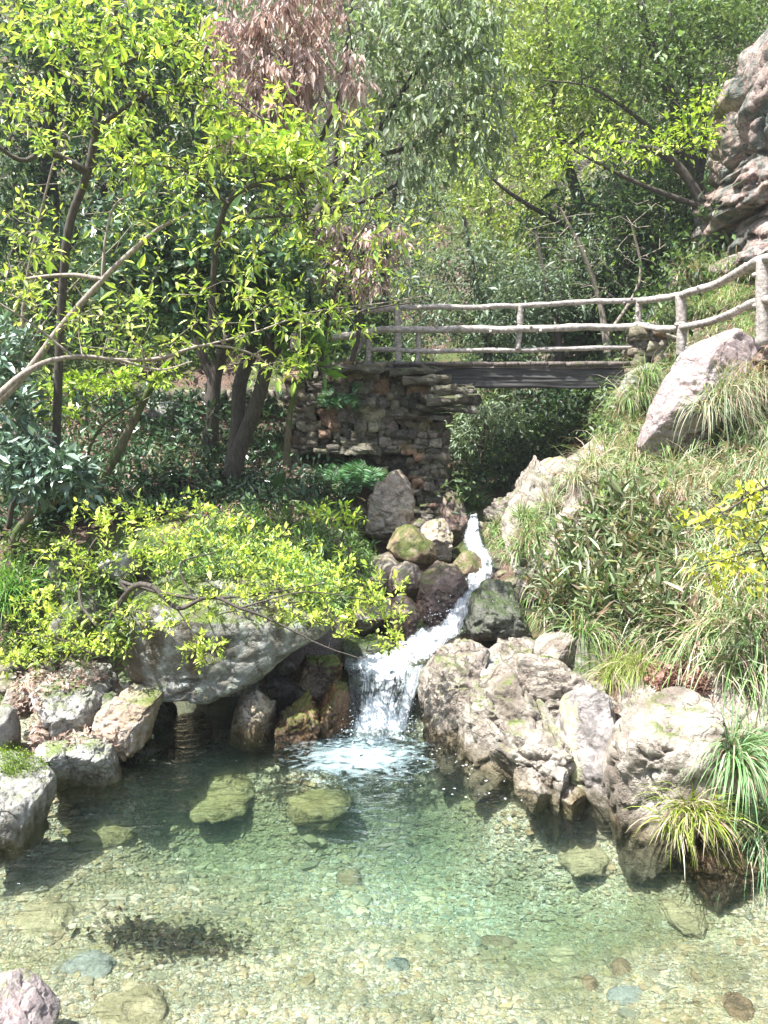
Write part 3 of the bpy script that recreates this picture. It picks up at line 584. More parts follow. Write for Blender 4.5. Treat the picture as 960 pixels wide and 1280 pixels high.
def log(pts, r0, parent, name, knots=4, seed=0, wob=.35):
    rs = np.random.RandomState(seed+11); P = smoothpath([W(*p) for p in pts], 8)
    P = P+np.stack([fbm(P*1.3+seed, 2)*.0, fbm(P*1.1+seed, 2)*.03, fbm(P*1.7+seed+5, 2)*.025], 1)
    prts = [tube(P, r0*(1+.12*noise(P*3+seed)), 12, wob)]
    for _ in range(knots):   # stubs of cut-off twigs
        i = rs.randint(1, len(P)-1); d = rs.normal(size=3); d[1] -= .3; d /= np.linalg.norm(d); t = P[i]-P[i-1]; t /= np.linalg.norm(t); d -= t*(d@t); d /= np.linalg.norm(d)
        prts.append(tube(np.array([P[i], P[i]+d*r0*1.1, P[i]+d*r0*1.55]), [r0*.6, r0*.45, r0*.3], 7, .2))
    V, Fs, _ = merge(prts); return obj(name, V, Fs, M['rail'], parent)
# posts and rails over the bridge
Y1 = 11.25
log([(498, 455, Y1), (497, 420, Y1), (497, 384, Y1)], .052, br, 'post', 3, 1)
log([(522, 455, Y1), (523, 430, Y1), (523, 412, Y1)], .036, br, 'post', 1, 2)
log([(461, 456, Y1), (461, 440, Y1), (461, 424, Y1)], .04, br, 'post', 1, 3)
log([(647, 437, Y1), (650, 410, Y1), (650, 380, Y1)], .042, br, 'post', 2, 4)
log([(797, 418, Y1), (798, 395, Y1), (798, 374, Y1)], .045, br, 'post', 2, 5)
log([(440, 392, Y1), (497, 385, Y1), (570, 384, Y1), (650, 382, Y1), (725, 378, Y1), (798, 375, Y1)], .038, br, 'rail', 9, 6)
log([(405, 425, Y1-.03), (450, 417, Y1-.03), (497, 412, Y1-.03), (600, 412, Y1-.03), (700, 410, Y1-.03), (798, 407, Y1-.03)], .052, br, 'rail', 8, 7)
log([(461, 437, Y1), (560, 439, Y1), (680, 437, Y1), (797, 434, Y1)], .034, br, 'rail', 7, 8)
log([(456, 424, Y1+.05), (447, 438, Y1+.05), (436, 452, Y1+.05)], .036, br, 'brace', 0, 9)
# far side railing, partly seen through the near one
log([(430, 399, 12.6), (560, 396, 12.6), (690, 392, 12.6)], .03, br, 'rail', 3, 16) if False else None
log([(798, 410, Y1+.1), (825, 417, 11.7), (850, 425, 12.)], .04, br, 'brace', 1, 18)
# railing beside the path on the right
pr = empty('path_railing', W(870, 450, 10.), 'curving pale log-shaped railing that climbs beside the path under the cliff', 'railing')
log([(852, 446, 10.4), (852, 405, 10.4), (851, 366, 10.4)], .062, pr, 'post', 3, 21, .2)
log([(953, 432, 8.5), (953, 375, 8.5), (953, 320, 8.5)], .068, pr, 'post', 4, 22, .25)
log([(799, 376, 11.2), (851, 369, 10.4), (905, 350, 9.4), (953, 324, 8.5), (1010, 322, 7.9), (1080, 330, 7.2)], .048, pr, 'rail', 10, 23)
log([(799, 406, 11.2), (825, 411, 10.8), (851, 410, 10.4), (905, 396, 9.4), (953, 375, 8.5), (1010, 380, 7.9), (1080, 395, 7.2)], .046, pr, 'rail', 8, 24)
# ------------------------------------------------------------------ water
def water_mat():
    b = NB('pool_water'); P = b.n('ShaderNodeNewGeometry').outputs['Position']
    st = b.n('ShaderNodeMapping', {'Vector': P, 'Scale': (1, 2.2, 1)}).outputs[0]
    h = b.math('ADD', b.noise(st, 6, 3, .5, .6), b.math('MULTIPLY', b.noise(st, 22, 3, .6, .4), .25))
    bp = b.n('ShaderNodeBump', {'Height': h, 'Strength': .8, 'Distance': .05}).outputs[0]
    fr = b.n('ShaderNodeFresnel', {'IOR': 1.33, 'Normal': bp}).outputs[0]
    gl = b.n('ShaderNodeBsdfGlossy', {'Roughness': .03, 'Normal': bp}); tr = b.n('ShaderNodeBsdfTransparent', {'Color': (.97, 1, .99, 1)})
    rf = b.n('ShaderNodeBsdfRefraction', {'Roughness': .0, 'IOR': 1.035, 'Normal': bp, 'Color': (.97, 1, .99, 1)})
    th = b.n('ShaderNodeMixShader', {'Fac': .14, 1: tr.outputs[0], 2: rf.outputs[0]})
    mx = b.n('ShaderNodeMixShader', {'Fac': fr, 1: th.outputs[0], 2: gl.outputs[0]})
    ab = b.n('ShaderNodeVolumeAbsorption', {'Color': (.06, .88, .72, 1), 'Density': .26})
    s2 = b.n('ShaderNodeVolumeScatter', {'Color': (.4, .95, .86, 1), 'Density': .035})
    ad = b.n('ShaderNodeAddShader', {0: ab.outputs[0], 1: s2.outputs[0]})
    return b.out(mx.outputs[0], ad.outputs[0])
M['water'] = water_mat()
wx, wy = np.linspace(-5.2, 5.2, 150), np.linspace(-5, 7.0, 170)
XX, YY = np.meshgrid(wx, wy); p = np.stack([XX.ravel(), YY.ravel(), 0*XX.ravel()], 1)
fc = G(475, 912); dist = np.hypot(p[:, 0]-fc[0], p[:, 1]-fc[1])
p[:, 2] = .004*fbm(p*3, 2)+.02*np.exp(-dist/.5)*fbm(p*7, 3)
nxx, nyy = 150, 170; i = np.arange(nxx-1)[None]+np.arange(nyy-1)[:, None]*nxx
Ft = np.stack([i, i+1, i+nxx+1, i+nxx], -1).reshape(-1, 4)
bt = p.copy(); bt[:, 2] = -2.2; n0 = len(p)
ring = np.concatenate([np.arange(nxx), np.arange(1, nyy)*nxx+nxx-1, (nyy-1)*nxx+np.arange(nxx-2, -1, -1), np.arange(nyy-2, 0, -1)*nxx]); r2 = np.roll(ring, -1)
sides = np.stack([r2, ring, ring+n0, r2+n0], 1)
tag(obj('pool_water', np.concatenate([p, bt]), np.concatenate([Ft, Ft[:, ::-1]+n0, sides]).astype(np.int32), M['water']), 'clear turquoise pool water over gravel', kind='structure')
def white_mat(name, lo, hi, stretch=(9, .8, 1), col_=(.86, .9, .93), sc_=1.):
    b = NB(name); fl = b.n('ShaderNodeAttribute', attribute_name='flow').outputs['Color']
    mp = b.n('ShaderNodeMapping', {'Vector': fl, 'Scale': stretch}).outputs[0]
    n = b.math('ADD', b.math('MULTIPLY', b.noise(mp, 3*sc_, 6, .65, .8), .5), b.math('MULTIPLY', b.noise(b.n('ShaderNodeMapping', {'Vector': fl, 'Scale': (1.6, 2.6, 1)}).outputs[0], 5., 7, .72, 1.5), .5)); s = b.n('ShaderNodeSeparateXYZ', {'Vector': fl})
    edge = b.math('ABSOLUTE', b.math('SUBTRACT', s.outputs[0], .5))
    n = b.math('SUBTRACT', n, b.math('MULTIPLY', b.math('POWER', b.math('MULTIPLY', edge, 2.), 3.), .35))
    n = b.math('ADD', n, s.outputs[2]); 
    a = b.n('ShaderNodeMapRange', {'Value': n, 'From Min': lo, 'From Max': hi}).outputs[0]
    bp = b.n('ShaderNodeBump', {'Height': n, 'Strength': 1., 'Distance': .05}).outputs[0]
    w = b.n('ShaderNodeBsdfPrincipled', {'Base Color': (*col_, 1), 'Roughness': .35, 'Normal': bp, 'Specular IOR Level': .5, 'Subsurface Weight': 0.})
    tr = b.n('ShaderNodeBsdfTransparent', {'Color': (.9, .97, .97, 1)}); gl = b.n('ShaderNodeBsdfGlossy', {'Roughness': .08, 'Normal': bp})
    cl = b.n('ShaderNodeMixShader', {'Fac': .12, 1: tr.outputs[0], 2: gl.outputs[0]})
    return b.out(b.n('ShaderNodeMixShader', {'Fac': a, 1: cl.outputs[0], 2: w.outputs[0]}).outputs[0])
M['white'] = white_mat('white_water', .39, .55, (7, 1., 1), (.62, .66, .69)); M['veil'] = white_mat('falling_water', .42, .58, (10, 1.2, 1), (.82, .88, .92))
M['foam'] = white_mat('foam', .5, .68, (5, 5, 1), (.85, .93, .95))
def strip(left, right, n=20, m=28, amp=.03, seed=0, thick=.05, bias=None):
    Lp, Rp = smoothpath([W(*q) for q in left], n), smoothpath([W(*q) for q in right], n)
    t = np.linspace(0, 1, m); V = Lp[:, None]*(1-t)[None, :, None]+Rp[:, None]*t[None, :, None]
    L = len(Lp); cum = np.concatenate([[0], np.cumsum(np.linalg.norm(np.diff((Lp+Rp)/2, axis=0), axis=1))])
    fl = np.zeros((L, m, 3)); fl[..., 0] = t; fl[..., 1] = cum[:, None]
    if bias is not None: fl[..., 2] = np.interp(np.linspace(0, 1, L), np.linspace(0, 1, len(bias)), bias)[:, None]
    V = V.reshape(-1, 3); fl = fl.reshape(-1, 3); q = V*np.array([5, 5, 5])+seed
    hump = (1-(2*fl[:, 0]-1)**2)
    V[:, 2] += amp*(fbm(q*2, 4)*1.2+.4*hump); V[:, 1] -= amp*(fbm(q*2+30, 4)+hump*.4)
    i = np.arange(m-1)[None]+np.arange(L-1)[:, None]*m
    return V, np.stack([i, i+1, i+m+1, i+m], -1).reshape(-1, 4).astype(np.int32), fl
def streamobj(name, label, *a, mat='white', **k):
    V, Fq, fl = strip(*a, **k); tag(obj(name, V, Fq, M[mat], uv=fl), label, kind='structure')
streamobj('cascade_water', 'white upper cascade winding down between wet boulders',
    [(587, 645, 10.9), (583, 656, 9.6), (578, 672, 9.35), (582, 690, 9.05), (590, 706, 8.8), (580, 722, 8.5), (567, 745, 8.), (560, 765, 7.7), (546, 780, 7.45), (505, 794, 7.2), (480, 812, 7.0), (436, 822, 6.75), (430, 836, 6.6)],
    [(597, 644, 10.9), (600, 655, 9.6), (603, 672, 9.35), (614, 692, 9.), (619, 712, 8.75), (611, 732, 8.45), (598, 748, 8.), (588, 770, 7.65), (576, 796, 7.3), (552, 820, 7.0), (540, 828, 6.85), (528, 834, 6.7), (522, 845, 6.55)], amp=.075, seed=1, m=44, bias=[.08, .05, .06, .03, .06, .03, .06])
streamobj('waterfall_water', 'lower waterfall veil dropping into the pool', [(432, 828, 6.62), (436, 850, 6.5), (437, 880, 6.4), (436, 925, 6.25)], [(526, 834, 6.6), (524, 855, 6.48), (515, 885, 6.4), (508, 925, 6.25)], amp=.04, seed=5, mat='veil', m=50, bias=[.12, .02, -.02, .08, .3])
streamobj('fall_edge_water', 'thin streak of water at the right side of the lower fall', [(505, 838, 6.45), (500, 870, 6.38), (492, 915, 6.25)], [(535, 828, 6.5), (520, 870, 6.4), (508, 915, 6.25)], amp=.02, seed=9, mat='veil', m=20, bias=[0., .1, .12])
# upstream water sheet under the bridge
# foam fan on the pool
rr, tt = np.meshgrid(np.linspace(0.02, 1, 60), np.linspace(0, 2*math.pi, 90)); c0 = G(452, 945)
V = np.stack([c0[0]+rr*np.cos(tt)*.85, c0[1]-.02+rr*np.sin(tt)*.66, .012+0*rr], -1).reshape(-1, 3)
V[:, 2] += .03*(1-rr.ravel())*(.5+fbm(V*9, 3)); fl = np.stack([.5+0*V[:, 0], V[:, 1]*.7+fbm(V*2, 2)*.3, .26-.46*rr.ravel()**1.1], 1); fl[:, 0] = .5+.02*V[:, 0]*0
fl[:, 0] = .5; fl2 = fl.copy()
i = np.arange(59)[None]+np.arange(89)[:, None]*60
def foam_mat():
    b = NB('foam_sheet'); P = b.n('ShaderNodeNewGeometry').outputs['Position']; s = b.n('ShaderNodeSeparateXYZ', {'Vector': b.n('ShaderNodeAttribute', attribute_name='flow').outputs['Color']})
    mp = b.n('ShaderNodeMapping', {'Vector': P, 'Scale': (1, 1.8, 1)}).outputs[0]
    n = b.math('ADD', b.noise(mp, 7, 7, .7, 1.2), s.outputs[2])
    a = b.n('ShaderNodeMapRange', {'Value': n, 'From Min': .48, 'From Max': .98, 'To Max': .9}).outputs[0]
    w = b.n('ShaderNodeBsdfPrincipled', {'Base Color': (.55, .74, .78, 1), 'Roughness': .5}); tr = b.n('ShaderNodeBsdfTransparent')
    return b.out(b.n('ShaderNodeMixShader', {'Fac': a, 1: tr.outputs[0], 2: w.outputs[0]}).outputs[0])
tag(obj('foam', V, np.stack([i, i+1, i+61, i+60], -1).reshape(-1, 4).astype(np.int32), foam_mat(), uv=fl), 'white foam fanning out below the waterfall', kind='stuff')
# droplets and floating specks
rs = np.random.RandomState(4); v0, f0 = ico(1); parts = []
for k in range(500):
    t = rs.rand(); p = np.array(W(rs.uniform(436, 515), 905+rs.normal(0, 12), 6.25+rs.normal(0, .12)))+rs.normal(0, .05, 3); p[2] = abs(rs.normal(0, .09)); parts.append((v0*rs.uniform(.002, .007)+p, f0))
for k in range(110):
    a, b2 = random.choice([((440, 905), (620, 960)), ((560, 940), (700, 1010)), ((470, 930), (620, 1000))]); q = G(rs.uniform(a[0], b2[0]), rs.uniform(a[1], b2[1])); parts.append((v0*(1+.5*rs.normal(size=v0.shape))*np.array([1.6, 1, .15])*rs.uniform(.002, .007)+q+np.array([0, 0, .006]), f0))
for k in range(120):
    p = W(rs.uniform(500, 600), rs.uniform(730, 800), 7.9)+rs.normal(0, .1, 3); p = W(560+rs.normal(0, 22), 778+rs.normal(0, 12), 7.6); parts.append((v0*rs.uniform(.003, .007)+p, f0))
b = NB('water_drop'); b.out(b.n('ShaderNodeBsdfPrincipled', {'Base Color': (.85, .9, .92, 1), 'Roughness': .2}).outputs[0]); M['drop'] = b.m
V, Fs, _ = merge(parts); tag(obj('spray', V, Fs, M['drop']), 'spray drops and bubbles around the falls', kind='stuff')
# ------------------------------------------------------------------ raycast
dg = bpy.context.evaluated_depsgraph_get()
skip = {'pool_water', 'foam', 'spray', 'cascade_water', 'waterfall_water', 'fall_edge_water', 'trickle_water'}
def cast(org, d, water=False):
    org = Vector(org); d = Vector(d).normalized()
    for _ in range(6):
        ok, loc, nor, idx, ob, mt = sc.ray_cast(dg, org, d)
        if not ok: return None
        if ob.name in skip: org = loc+d*.002; continue
        return np.array(loc), np.array(nor), ob.name
    return None
def hit(px, py, dx=0., dz=0.): return cast((dx, 0, H+dz), ray(px, py))
# ------------------------------------------------------------------ pebbles on the bed
b = NB('pebble'); a = b.n('ShaderNodeAttribute', attribute_name='col').outputs['Color']; P = b.n('ShaderNodeNewGeometry').outputs['Position']
cc = b.mix(.5, a, b.ramp(b.noise(P, 70, 3), [(.3, .5), (.7, 1.4)]), 'MULTIPLY'); b.out(b.n('ShaderNodeBsdfPrincipled', {'Base Color': cc, 'Roughness': .6}).outputs[0]); M['pebble'] = b.m
rs = np.random.RandomState(9); N = 95000
yy = 1.6+rs.rand(N)**.9*4.4; xx = rs.uniform(-3., 3., N)*np.clip(yy/4.6, .5, 1.1); zz = height(xx, yy); k = (zz < .03)
xx, yy, zz = xx[k], yy[k], zz[k]; N = len(xx)
v0, f0 = ico(1); s = np.exp(rs.normal(math.log(.0052), .55, N)); s = np.clip(s, .0025, .035)*np.clip(yy/3, 1, 2.2)
sc3 = np.stack([s*rs.uniform(.8, 1.7, N), s*rs.uniform(.7, 1.2, N), s*rs.uniform(.3, .6, N)], 1); an = rs.uniform(0, math.pi, N)
jit = 1+.22*rs.normal(size=(40, len(v0), 3)); T = v0[None]*jit; T = T[rs.randint(0, 40, N)]*sc3[:, None]
ca, sa = np.cos(an)[:, None], np.sin(an)[:, None]; Vp = np.stack([T[..., 0]*ca-T[..., 1]*sa, T[..., 0]*sa+T[..., 1]*ca, T[..., 2]], -1)
Vp += np.stack([xx, yy, zz+sc3[:, 2]*.3], 1)[:, None]
pal = np.array([(.58, .48, .34), (.5, .4, .27), (.64, .56, .42), (.36, .34, .27), (.74, .7, .6), (.42, .32, .2), (.24, .24, .2), (.54, .46, .27), (.4, .42, .37), (.5, .45, .33), (.6, .53, .4)])
C = pal[rs.randint(0, len(pal), N)]*rs.uniform(.55, 1.15, (N, 1))*np.array([.72, .64, .56])
alg = algae(xx, yy, zz)[:, None]
C = C*(1-alg)+np.array([.12, .11, .045])*rs.uniform(.6, 1.4, (N, 1))*alg
Fp = (f0[None]+(np.arange(N)*len(v0))[:, None, None]).reshape(-1, 3)
tag(obj('pebbles', Vp.reshape(-1, 3), Fp.astype(np.int32), M['pebble'], colors=np.repeat(C, len(v0), 0), smooth=False), 'small pale pebbles covering the pool bed', kind='stuff')
def sub(name, label, x0, y0, x1, y1, mat, dep=.5, up=.35, cat='stone', seed=0, lv=4):
    cx, cy = (x0+x1)/2, (y0+y1)/2; h = hit(cx, cy); 
    p = h[0]-np.array([0, 0, .02 if cat == 'boulder' else 0]); sx = (x1-x0)/2*p[1]/F*1.05; d = np.linalg.norm(p-np.array([0, 0, H])); sy = (y1-y0)/2*d/F/max(.25, (H-p[2])/d)
    v, f = ico(lv); v = v*(1+.5*fbm(v*1.1+seed, 3)[:, None]+.12*fbm(v*4+seed, 3)[:, None])
    v = v*np.array([sx, sy, min(sx, sy)*up]); ob = obj(name, v+p, f, M[mat], loc=p); return tag(ob, label, cat)
M['s_brown'] = rock_mat('brown_stone', (.2, .13, .07), (.14, .09, .05), (.28, .2, .12), moss=-1.5, wetline=False, lichen=.0)
M['s_tan'] = rock_mat('tan_stone', (.32, .26, .15), (.24, .2, .11), (.4, .33, .2), moss=-1.5, wetline=False, lichen=0.)
M['s_grey'] = rock_mat('bluegrey_stone', (.22, .22, .19), (.16, .17, .14), (.28, .28, .24), moss=-1.5, wetline=False, lichen=0.)
for k, a in enumerate((
 ('submerged_boulder', 'golden mossy boulder under water left of the foam', 240, 955, 330, 1015, 'gold', .5, .3),
 ('submerged_boulder', 'golden-green submerged boulder just below the foam', 352, 985, 440, 1022, 'gold', .5, .4),
 ('submerged_boulder', 'olive submerged boulder at the left of the pool', 82, 1020, 160, 1055, 'gold', .5, .4),
 ('submerged_boulder', 'pale tan submerged stone near the left picture edge', 22, 1128, 98, 1168, 's_tan', .5, .4),
 ('submerged_boulder', 'pale submerged rock below the smooth waterline stone on the right', 700, 1052, 768, 1086, 's_tan', .5, .4),
 ('submerged_boulder', 'grey-tan submerged rock left of the wet brown rock', 830, 1118, 882, 1160, 's_tan', .5, .4),
 ('submerged_boulder', 'yellow-brown flat rock under water at the lower left', 110, 1240, 215, 1290, 's_tan', .5, .3),
 ('stone', 'dark brown stone alone in the middle of the pool bed', 420, 1090, 452, 1108, 's_brown', .5, .5),
 ('stone', 'flat orange-brown stone on the gravel right of the pool centre', 598, 1174, 648, 1190, 's_brown', .5, .3),
 ('stone', 'round brown stone on the gravel at the lower right', 765, 1203, 792, 1223, 's_brown', .5, .5),
 ('stone', 'small dark brown stone left of the round brown stone', 728, 1224, 750, 1242, 's_brown', .5, .5),
 ('stone', 'flat blue-grey slate at the bottom of the pool', 758, 1238, 812, 1256, 's_grey', .5, .25),
 ('stone', 'angular tan stone near the bottom right corner', 905, 1246, 942, 1272, 's_brown', .5, .4),
 ('stone', 'pale tan flat stone in front of the orange-brown stone', 685, 1188, 728, 1212, 's_tan', .5, .3),
 ('stone', 'flat grey stone at the bottom left of the gravel', 480, 1200, 515, 1216, 's_grey', .5, .3),
 ('stone', 'dark grey-green flat stone in the lower left of the pool', 80, 1195, 145, 1220, 's_grey', .5, .25),
)): sub(*a[:7], a[7], a[8], 'stone' if a[0] == 'stone' else 'boulder', seed=k*3.3)
rs = np.random.RandomState(31); parts = []; v0, f0 = ico(3)
for x0_, y0_, x1_, y1_, n in ((0, 830, 205, 985, 70), (340, 820, 440, 950, 20), (570, 790, 770, 1000, 70), (760, 840, 960, 960, 30), (440, 600, 720, 740, 70), (60, 690, 180, 830, 40), (200, 560, 450, 650, 30)):
    for _ in range(n):
        h = hit(rs.uniform(x0_, x1_), rs.uniform(y0_, y1_))
        if h is None or h[2] != 'ground' or h[0][2] < -.1: continue
        v = v0*np.array([rs.uniform(.8, 1.5), rs.uniform(.8, 1.2), rs.uniform(.5, .9)])*rs.uniform(.03, .13); so_ = rs.uniform(0, 90, 3)
        for q_ in range(7):
            pn = unit_(rs.normal(size=3)); dd_ = v@pn; v = v-np.maximum(0, dd_-.7*dd_.max())[:, None]*pn
        v = v*(1+.3*fbm(v*8+so_, 3))[:, None]; a_ = rs.rand()*6; v = np.stack([v[:, 0]*math.cos(a_)-v[:, 1]*math.sin(a_), v[:, 0]*math.sin(a_)+v[:, 1]*math.cos(a_), v[:, 2]], 1)
        parts.append((v+h[0], f0, np.array([1, rs.uniform(.92, 1), rs.uniform(.85, 1)])*rs.uniform(.6, 1.4)))
V, Fs, C = merge(parts); tag(obj('rubble', V, Fs, M['wall'], colors=C), 'broken stones between the larger rocks', kind='stuff')
# ------------------------------------------------------------------ leaves
LEAF6 = (np.array([(0, 0, 0), (.33, .5, .16), (.7, .36, .1), (1, 0, 0), (.7, -.36, .1), (.33, -.5, .16)], float), np.array([[0, 5, 4, 3], [3, 2, 1, 0]], np.int32))
LEAF4 = (np.array([(0, 0, 0), (.45, .5, .14), (1, 0, 0), (.45, -.5, .14)], float), np.array([[0, 3, 2, 1]], np.int32))
def leaves(P, D, L, wid, C, rs, tpl=LEAF6, upv=None, curl=.0):
    """one mesh of many leaves: base points P, directions D, lengths L, width ratio, colours C"""
    N = len(P); d, s, n = frames(D + rs.normal(0, 1e-4, D.shape))
    roll = rs.normal(0, .55, N)[:, None]; s, n = s*np.cos(roll)+n*np.sin(roll), n*np.cos(roll)-s*np.sin(roll)
    t, f = tpl; L = np.broadcast_to(L, (N,))[:, None, None]
    V = P[:, None]+L*(t[None, :, 0:1]*d[:, None]+t[None, :, 1:2]*wid*s[:, None]+(t[None, :, 2:3]*wid-curl*t[None, :, 0:1]**2)*n[:, None])
    Fc = (f[None]+(np.arange(N)*len(t))[:, None, None]).reshape(-1, 4).astype(np.int32)
    return V.reshape(-1, 3), Fc, np.repeat(C, len(t), 0)
def palette(pal, N, rs, var=.2):
    pal = np.array(pal); k = rs.randint(0, len(pal), N); k2 = rs.randint(0, len(pal), N); t = rs.rand(N, 1)
    return np.clip((pal[k]*t+pal[k2]*(1-t))*np.exp(rs.normal(0, var, (N, 1))), 0, .9)
def unit(v): return v/np.maximum(np.linalg.norm(v, axis=-1, keepdims=True), 1e-9)
def skeleton(trunks, T, rs, seg=.22, twig=.004, sag=.0, wig=.12):
    """grow twigs from the given trunks to the target points; returns node positions, parents, radii"""
    pos, par, rad0 = [], [], []
    for tr in trunks:
        pts = smoothpath([q[:3] for q in tr], 5); rr = np.interp(np.linspace(0, len(tr)-1, len(pts)), range(len(tr)), [q[3] for q in tr])
        st = -1
        if pos:
            d = np.linalg.norm(np.array(pos)-pts[0], axis=1); j = int(d.argmin())
            if d[j] < .6: st = j
        for k in range(len(pts)):
            pos.append(pts[k]); par.append(st); st = len(pos)-1; rad0.append(rr[k])
    n0 = len(pos); P = np.array(pos); d0 = np.min(np.linalg.norm(T[:, None]-P[None], axis=2), axis=1); ends = np.zeros(len(T), int)
    pos = list(P); buf = np.zeros((n0+len(T)*40, 3)); buf[:n0] = P; cnt = n0
    for j in np.argsort(d0):
        dd = np.linalg.norm(buf[:cnt]-T[j], axis=1); a = int(dd.argmin()); L = dd[a]; m = int(min(30, max(1, math.ceil(L/seg))))
        A0 = buf[a].copy(); prev = a; side = unit(rs.normal(size=3))
        for q in range(1, m+1):
            t = q/m; p = A0*(1-t)+T[j]*t+side*math.sin(math.pi*t)*L*wig*rs.uniform(.6, 1.2)+np.array([0, 0, math.sin(math.pi*t)*L*sag])
            if q < m: p = p+rs.normal(0, .04*L/m, 3)
            if cnt >= len(buf): buf = np.concatenate([buf, np.zeros((2000, 3))])
            buf[cnt] = p; par.append(prev); rad0.append(0); prev = cnt; cnt += 1
        ends[j] = prev
    par = np.array(par); area = np.zeros(cnt); ch = np.zeros(cnt, int)
    for k in range(cnt-1, -1, -1):
        area[k] = max(area[k], twig**2.2)
        if par[k] >= 0: area[par[k]] += area[k]*(.9 if k >= n0 else 0)
    r = area**(1/2.2); r[:n0] = np.array(rad0[:n0])
    for k in range(n0, cnt): r[k] = min(r[k], r[par[k]]*.8)
    return buf[:cnt], par, r, ends
def wood(pos, par, r, k=6):
    e = np.where(par >= 0)[0]; A, B = pos[par[e]], pos[e]; ra = np.where(r[par[e]] > r[e]*1.6, r[e]*1.15, r[par[e]]); rb = r[e]
    B = B+(B-A)*.04
    big = np.maximum(ra, rb) > .02; out = []
    if big.any(): out.append(tube_edges(A[big], B[big], ra[big], rb[big], 10))
    if (~big).any(): out.append(tube_edges(A[~big], B[~big], ra[~big], rb[~big], 4))
    V, Fs, _ = merge(out)
    V = V+ (fbm(V*7, 2)*.006)[:, None]
    return V, Fs
def blobs(bl, rs):
    out = []
    for px, py, Y, rx, ry, dy, n in bl:
        u = unit(rs.normal(size=(n, 3)))*rs.rand(n, 1)**.45; c = W(px, py, Y)
        out.append(c+u*np.array([rx*Y/F, dy, ry*Y/F]))
    return np.concatenate(out)
def ptrunk(pts): return [(*W(a, b, Y), r) for a, b, Y, r in pts]
def tree(name, label, cat, trunks, bl, seed, leaf=(.08, .4), per=7, pal=((.1, .2, .02),), mat='leaf', bark='bark', droop=.2, up=.3, spread=.08, seg=.22, twig=.004, tpl=LEAF6, group=None, wig=.12, parts=('trunk', 'crown'), var=.22, hug=0, curl=.12, root=None, gravity=None):
    rs = np.random.RandomState(seed); trunks = [ptrunk(t) if len(t[0]) == 4 else t for t in trunks]
    T = blobs(bl, rs) if not isinstance(bl, np.ndarray) else bl
    if hug:   # keep leaves above the ground
        hz = height(T[:, 0], T[:, 1]); T[:, 2] = np.maximum(T[:, 2], hz+hug)
    pos, par, r, ends = skeleton(trunks, T, rs, seg, twig, 0., wig)
    r0 = trunks[0][0][:3] if root is None else root
    e = empty(name, r0, label, cat, group)
    V, Fs = wood(pos, par, r); obj(parts[0], V, Fs, M[bark], e)
    # leaf sites: around every twig end and along the last part of the twig
    N = len(T)*per; ei = np.repeat(ends, per); B = pos[ei]; pb = pos[np.maximum(par[ei], 0)]; t = rs.rand(N, 1)**2*.9
    P = B*(1-t)+pb*t+rs.normal(0, spread*.25, (N, 3)); tw = unit(B-pb)
    D = unit(rs.normal(size=(N, 3))+tw*.7+np.array([0, 0, up])); 
    if gravity is not None: D = unit(D*(1-gravity)+np.array([0, 0, -1.])*gravity)
    P = P+D*rs.rand(N, 1)*spread; D[:, 2] -= droop; D = unit(D)
    L = leaf[0]*np.exp(rs.normal(-.03, .36, N)); C = palette(pal, N, rs, var)
    # whole sprays differ a little in tone
    tone = np.exp(rs.normal(0, .18, len(T))); C = np.clip(C*np.repeat(tone, per)[:, None], 0, .85)
    V, Fc, Cc = leaves(P, D, L, leaf[1], C, rs, tpl, curl=curl); obj(parts[1], V, Fc, M[mat], e, colors=Cc, smooth=False)
    return e
LIME = ((.42, .55, .05), (.34, .5, .04), (.5, .6, .08), (.25, .42, .04))
LIMEV = ((.45, .58, .1), (.36, .5, .08), (.56, .66, .2), (.2, .36, .06), (.3, .44, .1), (.48, .52, .12)); LIMES = ((.48, .58, .09), (.4, .52, .07), (.58, .66, .16), (.26, .4, .07))
LIME2 = ((.36, .52, .06), (.28, .44, .04), (.45, .58, .1))
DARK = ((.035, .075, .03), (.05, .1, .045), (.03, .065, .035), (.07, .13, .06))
CAM = ((.05, .1, .045), (.07, .14, .06), (.035, .075, .035), (.13, .21, .12), (.22, .3, .2))
DEAD = ((.4, .3, .26), (.5, .39, .34), (.3, .21, .17), (.6, .5, .45))
PALE = ((.2, .27, .14), (.26, .33, .2), (.15, .22, .09), (.32, .38, .27))
YEL = ((.24, .32, .06), (.32, .4, .1), (.18, .27, .04), (.4, .46, .2))
MID = ((.1, .17, .04), (.14, .22, .07), (.08, .13, .04), (.2, .27, .12))
GREY = ((.13, .19, .12), (.18, .25, .17), (.1, .15, .09), (.25, .32, .25))
